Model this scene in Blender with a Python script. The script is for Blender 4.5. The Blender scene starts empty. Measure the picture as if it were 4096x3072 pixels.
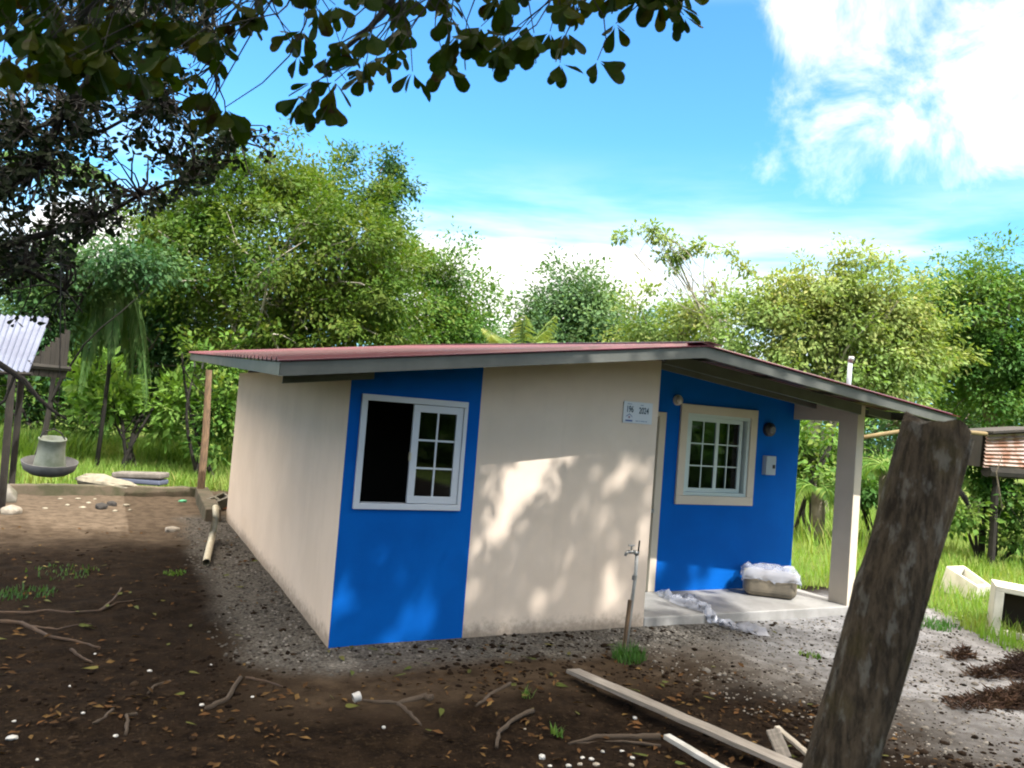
import bpy, bmesh, math, random
import numpy as np
from mathutils import Vector, Matrix, Euler

random.seed(7)
rng = np.random.default_rng(7)
S = bpy.context.scene
COL = S.collection

# ------------------------------------------------------------------ camera
CAM = np.array([-1.7286, -6.4199, 1.9762])
FPX, PITCH, ROLL, YAW = 3151.8, 0.04069, 0.07853, 0.46412      # focal length in pixels of the 4096 px wide photo
def cam_axes():
    y, p, r = YAW, PITCH, ROLL
    f = np.array([math.sin(y)*math.cos(p), math.cos(y)*math.cos(p), math.sin(p)])
    right = np.array([math.cos(y), -math.sin(y), 0.0])
    up = np.cross(right, f)
    return right*math.cos(r)+up*math.sin(r), -right*math.sin(r)+up*math.cos(r), f
CR, CU, CF = cam_axes()
cd = bpy.data.cameras.new("camera")
cd.sensor_width = 36.0
cd.lens = FPX/4096*36.0
cd.clip_end = 2000
cd.clip_start = 0.05
cam = bpy.data.objects.new("camera", cd)
COL.objects.link(cam)
cam.matrix_world = Matrix(((CR[0], CU[0], -CF[0], CAM[0]), (CR[1], CU[1], -CF[1], CAM[1]), (CR[2], CU[2], -CF[2], CAM[2]), (0, 0, 0, 1)))
cd.dof.use_dof = True
cd.dof.focus_distance = 8.5
cd.dof.aperture_fstop = 5.6
S.camera = cam
S.cycles.filter_width = 2.0
S.cycles.max_bounces = 6
S.cycles.diffuse_bounces = 3
S.cycles.transparent_max_bounces = 6

# ------------------------------------------------------------------ sky, sun, exposure
SUNV = Vector((0.23, -0.75, 0.86)).normalized()                 # towards the sun
EL = math.asin(SUNV.z); AZ = math.atan2(SUNV.x, SUNV.y)
SKY_STRENGTH = 0.15
SUN_STRENGTH = 2.0
EXPOSURE = 2.15
W = bpy.data.worlds.new("World"); S.world = W; W.use_nodes = True
S.view_settings.view_transform = 'Standard'
S.view_settings.look = 'None'
S.view_settings.exposure = EXPOSURE
S.view_settings.gamma = 1.0
S.view_settings.use_curve_mapping = False

sl = bpy.data.lights.new("sun", 'SUN'); sl.energy = SUN_STRENGTH; sl.angle = math.radians(0.53); sl.color = (1.0, 0.965, 0.91)
so = bpy.data.objects.new("sun", sl); COL.objects.link(so)
so.rotation_euler = SUNV.to_track_quat('Z', 'Y').to_euler()
so.location = (4, -14, 18)

# ------------------------------------------------------------------ node helpers
class NT:
    def __init__(s, tree): s.t = tree; s.n = tree.nodes; s.l = tree.links
    def new(s, ty, **kw):
        n = s.n.new(ty)
        for k, v in kw.items(): setattr(n, k, v)
        return n
    def link(s, a, b): s.l.new(a, b)
    def setin(s, sock, v):
        if isinstance(v, bpy.types.NodeSocket): s.l.new(v, sock)
        elif isinstance(v, (tuple, list)) and len(v) == 3 and sock.type == 'RGBA': sock.default_value = (*v, 1)
        else: sock.default_value = v
    def math(s, op, a, b=0.0, clamp=False):
        n = s.new('ShaderNodeMath', operation=op, use_clamp=clamp); s.setin(n.inputs[0], a); s.setin(n.inputs[1], b); return n.outputs[0]
    def vmath(s, op, a, b=(0, 0, 0)):
        n = s.new('ShaderNodeVectorMath', operation=op); s.setin(n.inputs[0], a); s.setin(n.inputs[1], b)
        return n.outputs['Value'] if op in ('DOT_PRODUCT', 'LENGTH', 'DISTANCE') else n.outputs[0]
    def noise(s, vec, scale, detail=4, rough=0.55, dist=0.0):
        n = s.new('ShaderNodeTexNoise'); s.setin(n.inputs['Vector'], vec); n.inputs['Scale'].default_value = scale
        n.inputs['Detail'].default_value = detail; n.inputs['Roughness'].default_value = rough; n.inputs['Distortion'].default_value = dist
        return n.outputs['Fac']
    def ramp(s, fac, a, b):        # smoothstep a..b -> 0..1
        n = s.new('ShaderNodeMapRange', interpolation_type='SMOOTHSTEP'); s.setin(n.inputs[0], fac)
        n.inputs[1].default_value = a; n.inputs[2].default_value = b; return n.outputs[0]
    def mix(s, fac, a, b, blend='MIX'):
        n = s.new('ShaderNodeMix', data_type='RGBA', blend_type=blend); s.setin(n.inputs[0], fac); s.setin(n.inputs[6], a); s.setin(n.inputs[7], b); return n.outputs[2]
    def bump(s, h, strength=0.3, dist=0.02):
        n = s.new('ShaderNodeBump'); n.inputs['Strength'].default_value = strength; n.inputs['Distance'].default_value = dist; s.setin(n.inputs['Height'], h); return n.outputs[0]

def pix_dir(u, v):
    d = CF*FPX + CR*(u-2048) + CU*(1536-v)
    return tuple(d/np.linalg.norm(d))

# world
wt = NT(W.node_tree)
for n in list(wt.n): wt.n.remove(n)
sky = wt.new('ShaderNodeTexSky', sky_type='NISHITA')
sky.sun_disc = False; sky.sun_elevation = EL; sky.sun_rotation = AZ
sky.air_density = 1.0; sky.dust_density = 0.6; sky.ozone_density = 2.0
tc = wt.new('ShaderNodeTexCoord')
D = wt.vmath('NORMALIZE', tc.outputs['Generated'])
sep = wt.new('ShaderNodeSeparateXYZ'); wt.link(D, sep.inputs[0])
zc = wt.math('ADD', wt.math('MAXIMUM', sep.outputs[2], 0.0), 0.16)
pl = wt.new('ShaderNodeCombineXYZ')
wt.link(wt.math('DIVIDE', sep.outputs[0], zc), pl.inputs[0]); wt.link(wt.math('DIVIDE', sep.outputs[1], zc), pl.inputs[1])
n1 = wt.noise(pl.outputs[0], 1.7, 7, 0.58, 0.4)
n2 = wt.noise(D, 8.0, 6, 0.62, 0.5)
def lobe(u, v, inner, outer):       # 1 within inner degrees of the direction, 0 beyond outer
    d = wt.vmath('DOT_PRODUCT', D, pix_dir(u, v))
    return wt.ramp(d, math.cos(math.radians(outer)), math.cos(math.radians(inner)))
cl_big = wt.math('MAXIMUM', wt.math('MULTIPLY', lobe(3550, 280, 2, 12), 0.62), wt.math('MAXIMUM', wt.math('MULTIPLY', lobe(3420, -120, 2, 9), 0.86), wt.math('MULTIPLY', lobe(4350, 60, 3, 12), 0.92)))
bankz = wt.math('MULTIPLY', wt.ramp(sep.outputs[2], 0.02, 0.12), wt.ramp(sep.outputs[2], 0.27, 0.17))
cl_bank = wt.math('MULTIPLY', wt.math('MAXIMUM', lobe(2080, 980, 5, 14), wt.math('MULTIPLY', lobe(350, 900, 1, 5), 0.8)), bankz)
cl_wisp = wt.math('MULTIPLY', wt.ramp(sep.outputs[2], 0.03, 0.12), wt.ramp(sep.outputs[2], 0.34, 0.16))
strat = wt.new('ShaderNodeCombineXYZ'); wt.link(sep.outputs[0], strat.inputs[0]); wt.link(sep.outputs[1], strat.inputs[1]); wt.link(wt.math('MULTIPLY', sep.outputs[2], 6.0), strat.inputs[2])
n3 = wt.noise(strat.outputs[0], 3.2, 5, 0.55, 0.2)
m_big = wt.math('MULTIPLY', wt.ramp(wt.math('ADD', wt.math('MULTIPLY', wt.math('SUBTRACT', n2, 0.5), 2.3), wt.math('MULTIPLY', cl_big, 0.95)), 0.30, 1.25), wt.ramp(cl_big, 0.0, 0.2))
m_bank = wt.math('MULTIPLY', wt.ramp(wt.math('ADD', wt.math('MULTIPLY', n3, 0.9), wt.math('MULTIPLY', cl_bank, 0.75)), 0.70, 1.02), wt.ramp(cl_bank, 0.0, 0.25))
away = wt.ramp(wt.vmath('DOT_PRODUCT', D, (math.sin(YAW), math.cos(YAW), 0.0)), 0.55, -0.1)
m_fill_behind = wt.math('MULTIPLY', wt.math('MULTIPLY', wt.ramp(n3, 0.34, 0.58), away), wt.ramp(sep.outputs[2], 0.62, 0.30))  # unseen clouds round the horizon behind the camera, added for warm fill
m_wisp = wt.math('MULTIPLY', wt.math('MULTIPLY', wt.ramp(n3, 0.36, 0.68), cl_wisp), 0.72)
m_fill_high = wt.math('MULTIPLY', wt.ramp(n1, 0.33, 0.52), wt.ramp(sep.outputs[2], 0.47, 0.63))  # overhead clouds above the view, added bright and warm to lift the shade
cm = wt.math('MAXIMUM', wt.math('MAXIMUM', m_big, m_bank), wt.math('MAXIMUM', m_wisp, m_fill_high), True)
tint = wt.mix(1.0, sky.outputs[0], (0.228, 0.455, 0.585), 'MULTIPLY')
haze_f = wt.math('MULTIPLY', wt.ramp(sep.outputs[2], 0.36, 0.05), 0.75)
tint = wt.mix(haze_f, tint, (0.66, 1.45, 1.75))
cm = wt.math('MAXIMUM', wt.math('MAXIMUM', m_big, m_bank), wt.math('MAXIMUM', m_wisp, m_fill_behind), True)
skyc = wt.mix(m_fill_high, wt.mix(cm, tint, (2.75, 2.7, 2.6)), (14.0, 12.3, 10.3))
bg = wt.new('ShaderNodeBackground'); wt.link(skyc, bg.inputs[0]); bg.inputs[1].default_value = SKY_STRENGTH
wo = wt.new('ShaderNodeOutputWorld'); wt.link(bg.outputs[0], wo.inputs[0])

# ------------------------------------------------------------------ materials
def mat(name, col, rough=0.7, col2=None, nscale=6.0, bump=0.0, bscale=60.0, metal=0.0, spec=0.5, lo=0.35, hi=0.65, coords='Object', stretch=None):
    m = bpy.data.materials.new(name); m.use_nodes = True
    t = NT(m.node_tree); b = t.n['Principled BSDF']
    b.inputs['Roughness'].default_value = rough; b.inputs['Metallic'].default_value = metal
    b.inputs['Specular IOR Level'].default_value = spec
    if coords == 'World': v = t.new('ShaderNodeNewGeometry').outputs['Position']
    else: v = t.new('ShaderNodeTexCoord').outputs['Object']
    if stretch: v = t.vmath('MULTIPLY', v, stretch)
    if col2 is not None:
        f = t.ramp(t.noise(v, nscale, 5, 0.6), lo, hi)
        t.link(t.mix(f, col, col2), b.inputs['Base Color'])
    else: b.inputs['Base Color'].default_value = (*col, 1)
    if bump: t.link(t.bump(t.noise(v, bscale, 4, 0.6), bump, 0.01), b.inputs['Normal'])
    return m

def leaf_mat(name, cols, rough=0.5, trans=0.35, spots=None, clump=0.5, spec=0.1):
    """foliage: colour differs leaf by leaf and clump by clump; light passes through"""
    m = bpy.data.materials.new(name); m.use_nodes = True
    t = NT(m.node_tree); b = t.n['Principled BSDF']; out = t.n['Material Output']
    g = t.new('ShaderNodeNewGeometry')
    oi = t.new('ShaderNodeObjectInfo')
    r = t.math('FRACT', t.math('ADD', g.outputs['Random Per Island'], oi.outputs['Random']))
    c = t.mix(t.ramp(r, 0.0, 0.6), cols[0], cols[1])
    c = t.mix(t.ramp(r, 0.72, 1.0), c, cols[2])
    cn = t.noise(g.outputs['Position'], clump, 3, 0.6)
    cn2 = t.noise(g.outputs['Position'], clump*2.3+.3, 2, 0.5)
    c = t.mix(t.ramp(cn, 0.35, 0.68), c, cols[3])
    c = t.mix(t.math('MULTIPLY', t.ramp(cn2, 0.50, 0.72), 0.45), c, cols[2])
    if spots is not None:
        sn = t.noise(g.outputs['Position'], 16.0, 4, 0.65)
        c = t.mix(t.math('MULTIPLY', t.ramp(sn, 0.54, 0.68), t.ramp(r, 0.1, 0.5)), c, spots)
    t.link(c, b.inputs['Base Color'])
    b.inputs['Roughness'].default_value = rough; b.inputs['Specular IOR Level'].default_value = spec
    tr = t.new('ShaderNodeBsdfTranslucent'); t.link(t.mix(1.0, c, (1.25, 1.3, 0.55), 'MULTIPLY'), tr.inputs[0])
    ms = t.new('ShaderNodeMixShader'); ms.inputs[0].default_value = trans
    t.link(b.outputs[0], ms.inputs[1]); t.link(tr.outputs[0], ms.inputs[2]); t.link(ms.outputs[0], out.inputs[0])
    return m

M = {}
M['beige'] = mat('beige_paint', (0.610, 0.508, 0.415), 0.85, (0.565, 0.468, 0.380), 1.6, 0.25, 160, coords='World')
def splash(m):
    t = NT(m.node_tree); b = t.n['Principled BSDF']; src = b.inputs['Base Color'].links[0].from_socket
    p = t.new('ShaderNodeNewGeometry').outputs['Position']; sp = t.new('ShaderNodeSeparateXYZ'); t.link(p, sp.inputs[0])
    n = t.noise(p, 14, 5, .7); n2_ = t.noise(p, 2.2, 3, .6)
    f = t.math('MULTIPLY', t.ramp(t.math('ADD', sp.outputs[2], t.math('MULTIPLY', t.math('SUBTRACT', n, .5), -.30)), .17, -.02), .7)
    c = t.mix(f, src, (.11, .085, .06))
    streak = t.new('ShaderNodeMapping'); t.link(p, streak.inputs[0]); streak.inputs['Scale'].default_value = (9, 9, .5)
    c = t.mix(t.math('MULTIPLY', t.ramp(t.noise(streak.outputs[0], 1, 5, .6), .52, .75), .07), c, (.25, .21, .17))
    t.link(c, b.inputs['Base Color'])
splash(M['beige'])
M['cream'] = mat('cream_paint', (0.55, 0.475, 0.38), 0.8, (0.51, 0.44, 0.35), 3.0, 0.15, 160, coords='World')
M['blue'] = mat('blue_paint', (0.0, 0.096, 0.41), 0.8, (0.0, 0.082, 0.36), 1.4, 0.35, 120, coords='World', spec=0.1)
M['white'] = mat('white_frame', (0.50, 0.53, 0.58), 0.4)
M['porchwhite'] = mat('pale_green_frame', (0.46, 0.53, 0.52), 0.4)
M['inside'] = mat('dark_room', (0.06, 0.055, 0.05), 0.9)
M['galv'] = mat('grey_steel', (0.115, 0.118, 0.106), 0.5, (0.085, 0.088, 0.078), 3.0, 0.05, 30, metal=0.2, coords='World')
M['red'] = mat('red_sheet', (0.085, 0.008, 0.017), 0.3, (0.065, 0.007, 0.020), 0.8, coords='World', spec=0.4)
M['tile'] = mat('porch_floor', (0.27, 0.265, 0.255), 0.6, (0.20, 0.195, 0.185), 3.5, 0.2, 80, coords='World')
M['dark'] = mat('black_plastic', (0.02, 0.018, 0.016), 0.5)
M['lampglass'] = mat('opal_lamp', (0.40, 0.36, 0.30), 0.3)
M['box'] = mat('grey_metal_box', (0.34, 0.38, 0.42), 0.4)
M['steel'] = mat('dull_chrome', (0.30, 0.30, 0.29), 0.35, metal=0.7)
M['pvc'] = mat('white_pvc', (0.38, 0.38, 0.37), 0.4, (0.30, 0.30, 0.28), 8)
M['cond'] = mat('pale_conduit', (0.47, 0.44, 0.33), 0.5, (0.40, 0.36, 0.26), 10)
M['concrete'] = mat('old_concrete', (0.17, 0.16, 0.14), 0.95, (0.09, 0.085, 0.06), 3.0, 0.5, 40, coords='World')
M['kerb'] = mat('mossy_kerb', (0.085, 0.066, 0.044), 0.95, (0.040, 0.040, 0.018), 3.0, 0.6, 30, coords='World')
M['plank'] = mat('grey_plank', (0.19, 0.172, 0.15), 0.85, (0.115, 0.103, 0.088), 5, 0.35, 40, stretch=(1, 14, 14))
M['palewood'] = mat('pale_wood', (0.29, 0.26, 0.215), 0.8, (0.20, 0.18, 0.145), 6, 0.2, 40, stretch=(1, 10, 10))
M['stick'] = mat('dead_stick', (0.036, 0.024, 0.014), 0.9, (0.036, 0.024, 0.014), 9, 0.5, 50)
M['root'] = mat('brown_root', (0.050, 0.028, 0.014), 0.9, (0.026, 0.015, 0.009), 8, 0.5, 50)
M['darkbark'] = mat('dark_bark', (0.017, 0.014, 0.010), 0.95, (0.009, 0.0075, 0.0055), 7, 0.6, 30)
M['bark'] = mat('grey_bark', (0.17, 0.145, 0.11), 0.95, (0.09, 0.075, 0.055), 4, 0.5, 20)
M['palebark'] = mat('pale_bark', (0.40, 0.37, 0.30), 0.9, (0.22, 0.20, 0.15), 3, 0.3, 20)
M['brownpost'] = mat('brown_post', (0.16, 0.10, 0.055), 0.9, (0.085, 0.055, 0.032), 6, 0.4, 30, stretch=(6, 6, 1))
M['tin'] = mat('tin_sheet', (0.105, 0.125, 0.185), 0.55, (0.08, 0.095, 0.145), 2, metal=0.3)
M['tindark'] = mat('brown_board', (0.022, 0.017, 0.012), 0.9, (0.013, 0.010, 0.007), 4)
M['rust'] = mat('rusty_tin', (0.36, 0.27, 0.24), 0.7, (0.22, 0.11, 0.07), 3.5, metal=0.15, lo=0.45, hi=0.6)
M['feeder'] = mat('dull_feeder', (0.34, 0.37, 0.31), 0.55, (0.20, 0.235, 0.165), 7, 0.2, 40)
M['feederdark'] = mat('dark_tray', (0.16, 0.16, 0.16), 0.6, (0.11, 0.11, 0.11), 8)
M['card'] = mat('cardboard', (0.20, 0.165, 0.115), 0.7, (0.10, 0.085, 0.062), 4)
M['sack'] = mat('dirty_sack', (0.23, 0.21, 0.155), 0.85, (0.15, 0.135, 0.10), 7, 0.4, 30)
M['bagblue'] = mat('blue_bag_side', (0.07, 0.083, 0.125), 0.7)
M['bagtop'] = mat('bag_paper', (0.15, 0.135, 0.12), 0.85, (0.10, 0.09, 0.078), 5)
M['greenbit'] = mat('green_plastic', (0.07, 0.33, 0.17), 0.5)
M['ink'] = mat('dark_ink', (0.022, 0.05, 0.07), 0.7)
M['inkblue'] = mat('blue_ink', (0.05, 0.09, 0.26), 0.7)
M['inkpale'] = mat('pale_ink', (0.22, 0.27, 0.36), 0.7)
M['inkpink'] = mat('pink_ink', (0.26, 0.15, 0.22), 0.7)
M['signwhite'] = mat('sign_white', (0.50, 0.53, 0.57), 0.5)
M['char'] = mat('charred_scrap', (0.02, 0.018, 0.016), 0.9)
M['crate_in'] = mat('crate_inside', (0.05, 0.035, 0.022), 0.9)
M['cratewhite'] = mat('weathered_white', (0.60, 0.58, 0.50), 0.7, (0.48, 0.46, 0.38), 4)
M['brush'] = mat('dry_brush', (0.15, 0.065, 0.042), 0.9, (0.08, 0.04, 0.028), 8)
M['bamboo'] = mat('yellow_bamboo', (0.17, 0.12, 0.045), 0.8, (0.12, 0.085, 0.032), 3)
M['brick'] = mat('clay_block', (0.30, 0.12, 0.055), 0.9)

# glass and thin plastic
def glass(name):
    m = bpy.data.materials.new(name); m.use_nodes = True; t = NT(m.node_tree); out = t.n['Material Output']
    t.n.remove(t.n['Principled BSDF'])
    tr = t.new('ShaderNodeBsdfTransparent'); tr.inputs[0].default_value = (0.55, 0.58, 0.6, 1)
    gl = t.new('ShaderNodeBsdfGlossy'); gl.inputs['Roughness'].default_value = 0.03; gl.inputs[0].default_value = (0.9, 0.95, 1, 1)
    fr = t.new('ShaderNodeFresnel'); fr.inputs[0].default_value = 1.5
    ms = t.new('ShaderNodeMixShader'); t.link(fr.outputs[0], ms.inputs[0]); t.link(tr.outputs[0], ms.inputs[1]); t.link(gl.outputs[0], ms.inputs[2])
    t.link(ms.outputs[0], out.inputs[0]); return m
M['glass'] = glass('window_glass')
def film(name):
    m = bpy.data.materials.new(name); m.use_nodes = True; t = NT(m.node_tree); b = t.n['Principled BSDF']; out = t.n['Material Output']
    b.inputs['Base Color'].default_value = (0.50, 0.53, 0.62, 1); b.inputs['Roughness'].default_value = 0.18
    tr = t.new('ShaderNodeBsdfTransparent'); ms = t.new('ShaderNodeMixShader'); ms.inputs[0].default_value = 0.45
    t.link(tr.outputs[0], ms.inputs[1]); t.link(b.outputs[0], ms.inputs[2]); t.link(ms.outputs[0], out.inputs[0]); return m
M['film'] = film('clear_plastic_film')

# foliage
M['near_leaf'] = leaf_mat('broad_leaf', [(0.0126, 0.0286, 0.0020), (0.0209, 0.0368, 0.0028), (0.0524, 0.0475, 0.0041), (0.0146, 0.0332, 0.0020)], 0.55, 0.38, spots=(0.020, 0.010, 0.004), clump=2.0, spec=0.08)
M['near_leaf_sp'] = M['near_leaf']
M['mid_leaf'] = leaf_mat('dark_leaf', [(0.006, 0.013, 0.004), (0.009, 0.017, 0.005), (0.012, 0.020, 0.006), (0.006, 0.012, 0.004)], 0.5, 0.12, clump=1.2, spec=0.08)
M['canopy_leaf'] = leaf_mat('fill_crown_leaf', [(0.10, 0.12, 0.05), (0.12, 0.13, 0.055), (0.13, 0.12, 0.05), (0.10, 0.12, 0.05)], 0.5, 0.5)  # unseen crown leaves, coloured paler and more translucent to fill the shade
M['t_bright'] = leaf_mat('bright_leaf', [(0.0575, 0.1067, 0.0165), (0.0859, 0.1398, 0.0219), (0.1296, 0.1443, 0.0320), (0.0480, 0.1067, 0.0156)], 0.5, 0.35, clump=0.45)
M['t_mid'] = leaf_mat('mid_leaf', [(0.066, 0.149, 0.030), (0.099, 0.190, 0.033), (0.174, 0.223, 0.050), (0.050, 0.132, 0.030)], 0.5, 0.3, clump=0.5)
M['t_dark'] = leaf_mat('deep_leaf', [(0.038, 0.087, 0.030), (0.054, 0.112, 0.033), (0.090, 0.150, 0.042), (0.033, 0.090, 0.036)], 0.5, 0.25, clump=0.5)
M['t_far'] = leaf_mat('blue_green_leaf', [(0.068, 0.135, 0.053), (0.090, 0.165, 0.054), (0.128, 0.188, 0.068), (0.060, 0.128, 0.063)], 0.5, 0.25, clump=0.35)
M['t_yellow'] = leaf_mat('yellowish_leaf', [(0.1711, 0.2309, 0.0693), (0.2226, 0.2784, 0.0840), (0.3018, 0.2871, 0.1061), (0.1417, 0.2309, 0.0662)], 0.5, 0.35, clump=0.5)
M['t_pale'] = leaf_mat('pale_young_leaf', [(0.146, 0.278, 0.055), (0.185, 0.316, 0.068), (0.251, 0.341, 0.097), (0.118, 0.240, 0.041)], 0.5, 0.4, clump=1.0)
M['palm'] = leaf_mat('palm_leaf', [(0.0795, 0.1680, 0.0464), (0.1230, 0.2145, 0.0736), (0.1875, 0.2520, 0.1056), (0.0870, 0.1680, 0.0496)], 0.4, 0.3, clump=1.0)
M['grass'] = leaf_mat('green_grass', [(0.1240, 0.2206, 0.0424), (0.1747, 0.2719, 0.0580), (0.2917, 0.2719, 0.1035), (0.1310, 0.2386, 0.0414)], 0.6, 0.4, clump=0.4)
M['litter'] = leaf_mat('dead_leaf', [(0.047, 0.025, 0.011), (0.090, 0.046, 0.019), (0.143, 0.094, 0.034), (0.033, 0.019, 0.009)], 0.85, 0.05, clump=3.0, spec=0.05)
M['greenlit'] = leaf_mat('fresh_fallen_leaf', [(0.0550, 0.0700, 0.0150), (0.0880, 0.0850, 0.0200), (0.1210, 0.0950, 0.0300), (0.0495, 0.0650, 0.0150)], 0.7, 0.1)
def stones(name, a, b, c):
    m = bpy.data.materials.new(name); m.use_nodes = True; t = NT(m.node_tree); bs = t.n['Principled BSDF']
    g = t.new('ShaderNodeNewGeometry'); r = g.outputs['Random Per Island']
    cc = t.mix(t.ramp(r, 0, .6), a, b); cc = t.mix(t.ramp(r, .8, 1), cc, c); t.link(cc, bs.inputs['Base Color']); bs.inputs['Roughness'].default_value = 0.95; bs.inputs['Specular IOR Level'].default_value = 0.06; return m
M['gravel'] = stones('grey_gravel', (0.032, 0.029, 0.025), (0.095, 0.088, 0.078), (0.18, 0.168, 0.15))
M['clod'] = stones('dark_clod', (0.007, 0.0045, 0.003), (0.016, 0.0105, 0.0066), (0.030, 0.020, 0.0125))

# ------------------------------------------------------------------ placing helpers
def P3(u, v, t):                     # point at forward distance t seen at photo pixel (u, v)
    return CAM + t*(CF + CR*(u-2048)/FPX + CU*(1536-v)/FPX)
def GR(u, v, z=0.0):
    d = CF + CR*(u-2048)/FPX + CU*(1536-v)/FPX
    return CAM + d*((z-CAM[2])/d[2])
def PL(u, v, ax, val):
    d = CF + CR*(u-2048)/FPX + CU*(1536-v)/FPX
    return CAM + d*((val-CAM[ax])/d[ax])

class MB:
    """collects geometry; build() links it as one mesh object"""
    def __init__(s): s.v = []; s.f = []; s.m = []
    def add(s, verts, faces, mi=0):
        o = len(s.v); s.v += [tuple(map(float, p)) for p in verts]; s.f += [tuple(i+o for i in f) for f in faces]; s.m += [mi]*len(faces); return s
    def box(s, x0, x1, y0, y1, z0, z1, mi=0):
        s.add([(x0, y0, z0), (x1, y0, z0), (x1, y1, z0), (x0, y1, z0), (x0, y0, z1), (x1, y0, z1), (x1, y1, z1), (x0, y1, z1)],
              [(0, 3, 2, 1), (4, 5, 6, 7), (0, 1, 5, 4), (1, 2, 6, 5), (2, 3, 7, 6), (3, 0, 4, 7)], mi); return s
    def hexa(s, p, mi=0):            # 8 points ordered like box
        s.add(p, [(0, 3, 2, 1), (4, 5, 6, 7), (0, 1, 5, 4), (1, 2, 6, 5), (2, 3, 7, 6), (3, 0, 4, 7)], mi); return s
    def tube(s, pts, radii, n=8, mi=0, cap=True, jitter=0.0):
        pts = [np.array(p, float) for p in pts]
        if not hasattr(radii, '__len__'): radii = [radii]*len(pts)
        rings = []; ref = None
        for i, p in enumerate(pts):
            d = pts[min(i+1, len(pts)-1)]-pts[max(i-1, 0)]; d = d/(np.linalg.norm(d)+1e-9)
            if ref is None: ref = np.array([1., 0, 0]) if abs(d[0]) < .8 else np.array([0, 1., 0])
            a = ref - d*np.dot(ref, d); a /= np.linalg.norm(a)+1e-9; b = np.cross(d, a); ref = a
            rings.append([p+(a*math.cos(2*math.pi*k/n)+b*math.sin(2*math.pi*k/n))*radii[i]*(1+random.uniform(-jitter, jitter)) for k in range(n)])
        vs = [q for r in rings for q in r]; fs = []
        for i in range(len(rings)-1):
            for k in range(n): fs.append((i*n+k, i*n+(k+1) % n, (i+1)*n+(k+1) % n, (i+1)*n+k))
        if cap: fs.append(tuple(range(n))[::-1]); fs.append(tuple((len(rings)-1)*n+k for k in range(n)))
        s.add(vs, fs, mi); return s
    def lathe(s, prof, c=(0, 0, 0), n=24, mi=0):
        vs = []; fs = []
        for r, z in prof:
            for k in range(n): vs.append((c[0]+r*math.cos(2*math.pi*k/n), c[1]+r*math.sin(2*math.pi*k/n), c[2]+z))
        for i in range(len(prof)-1):
            for k in range(n): fs.append((i*n+k, i*n+(k+1) % n, (i+1)*n+(k+1) % n, (i+1)*n+k))
        s.add(vs, fs, mi); return s
    def build(s, name, mats, parent=None, smooth=False, bevel=0.0):
        me = bpy.data.meshes.new(name); me.from_pydata(s.v, [], s.f)
        if not isinstance(mats, (list, tuple)): mats = [mats]
        for m in mats: me.materials.append(m)
        if len(mats) > 1: me.polygons.foreach_set('material_index', s.m)
        if smooth: me.polygons.foreach_set('use_smooth', [True]*len(s.f))
        me.update()
        o = bpy.data.objects.new(name, me); COL.objects.link(o)
        if parent is not None: o.parent = parent; o.matrix_parent_inverse = PMI(parent)
        if bevel:
            b = o.modifiers.new('edge', 'BEVEL'); b.width = bevel; b.segments = 2; b.limit_method = 'ANGLE'
        return o
def PMI(parent):
    return (Matrix.LocRotScale(parent.location, parent.rotation_euler, parent.scale)).inverted()
def thing(name, label, cat, loc=(0, 0, 0), group=None, rot=(0, 0, 0)):
    o = bpy.data.objects.new(name, None); COL.objects.link(o); o.location = tuple(map(float, loc)); o.rotation_euler = rot; o.empty_display_size = 0.1
    return tag(o, label, cat, group)
def tag(o, label=None, cat=None, group=None, kind=None):
    if label: o['label'] = label
    if cat: o['category'] = cat
    if group: o['group'] = group
    if kind: o['kind'] = kind
    return o
def mesh_np(name, V, F, m, parent=None, smooth=False):
    """fast mesh: V (n,3), F (k,3) or (k,4)"""
    me = bpy.data.meshes.new(name); k = F.shape[1]
    me.vertices.add(len(V)); me.vertices.foreach_set('co', V.astype(np.float32).ravel())
    me.loops.add(F.size); me.loops.foreach_set('vertex_index', F.astype(np.int32).ravel())
    me.polygons.add(len(F)); me.polygons.foreach_set('loop_start', np.arange(0, F.size, k, dtype=np.int32)); me.polygons.foreach_set('loop_total', np.full(len(F), k, dtype=np.int32))
    me.materials.append(m)
    if smooth: me.polygons.foreach_set('use_smooth', np.ones(len(F), dtype=bool))
    me.update(calc_edges=True)
    o = bpy.data.objects.new(name, me); COL.objects.link(o)
    if parent is not None: o.parent = parent; o.matrix_parent_inverse = PMI(parent)
    return o
def unit(a): return a/(np.linalg.norm(a, axis=-1, keepdims=True)+1e-9)

DIAMOND = (np.array([[0, 0, 0], [0.5, 0.45, 0.08], [0, 1, 0], [-0.5, 0.45, 0.08]]), np.array([[0, 1, 2], [0, 2, 3]]))
def obovate():
    prof = [(.14, .05), (.30, .16), (.46, .29), (.62, .39), (.77, .42), (.89, .345), (.965, .20)]
    v = [(0, 0, 0)]+[(w, y, .035) for y, w in prof]+[(0, 1, -.02)]+[(-w, y, .035) for y, w in prof[::-1]]+[(0, y, 0) for y, w in prof]
    n = len(prof); m0 = 2*n+2; f = []
    R_ = [0]+list(range(1, n+2)); L_ = [0]+[2*n+1-k for k in range(n)]+[n+1]; Mi = [0]+list(range(m0, m0+n))+[n+1]
    for k in range(n+1):
        for a, b, c in ((Mi[k], R_[k], R_[k+1]), (Mi[k], R_[k+1], Mi[k+1]), (Mi[k], L_[k+1], L_[k]), (Mi[k], Mi[k+1], L_[k+1])):
            if len({a, b, c}) == 3: f.append((a, b, c))
    return np.array(v, float), np.array(f)
OVATE = obovate()
BLADE = (np.array([[-.5, 0, 0], [.5, 0, 0], [.28, .6, .06], [-.28, .6, .06], [0, 1, .22]]), np.array([[0, 1, 2], [0, 2, 3], [3, 2, 4]]))
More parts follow.
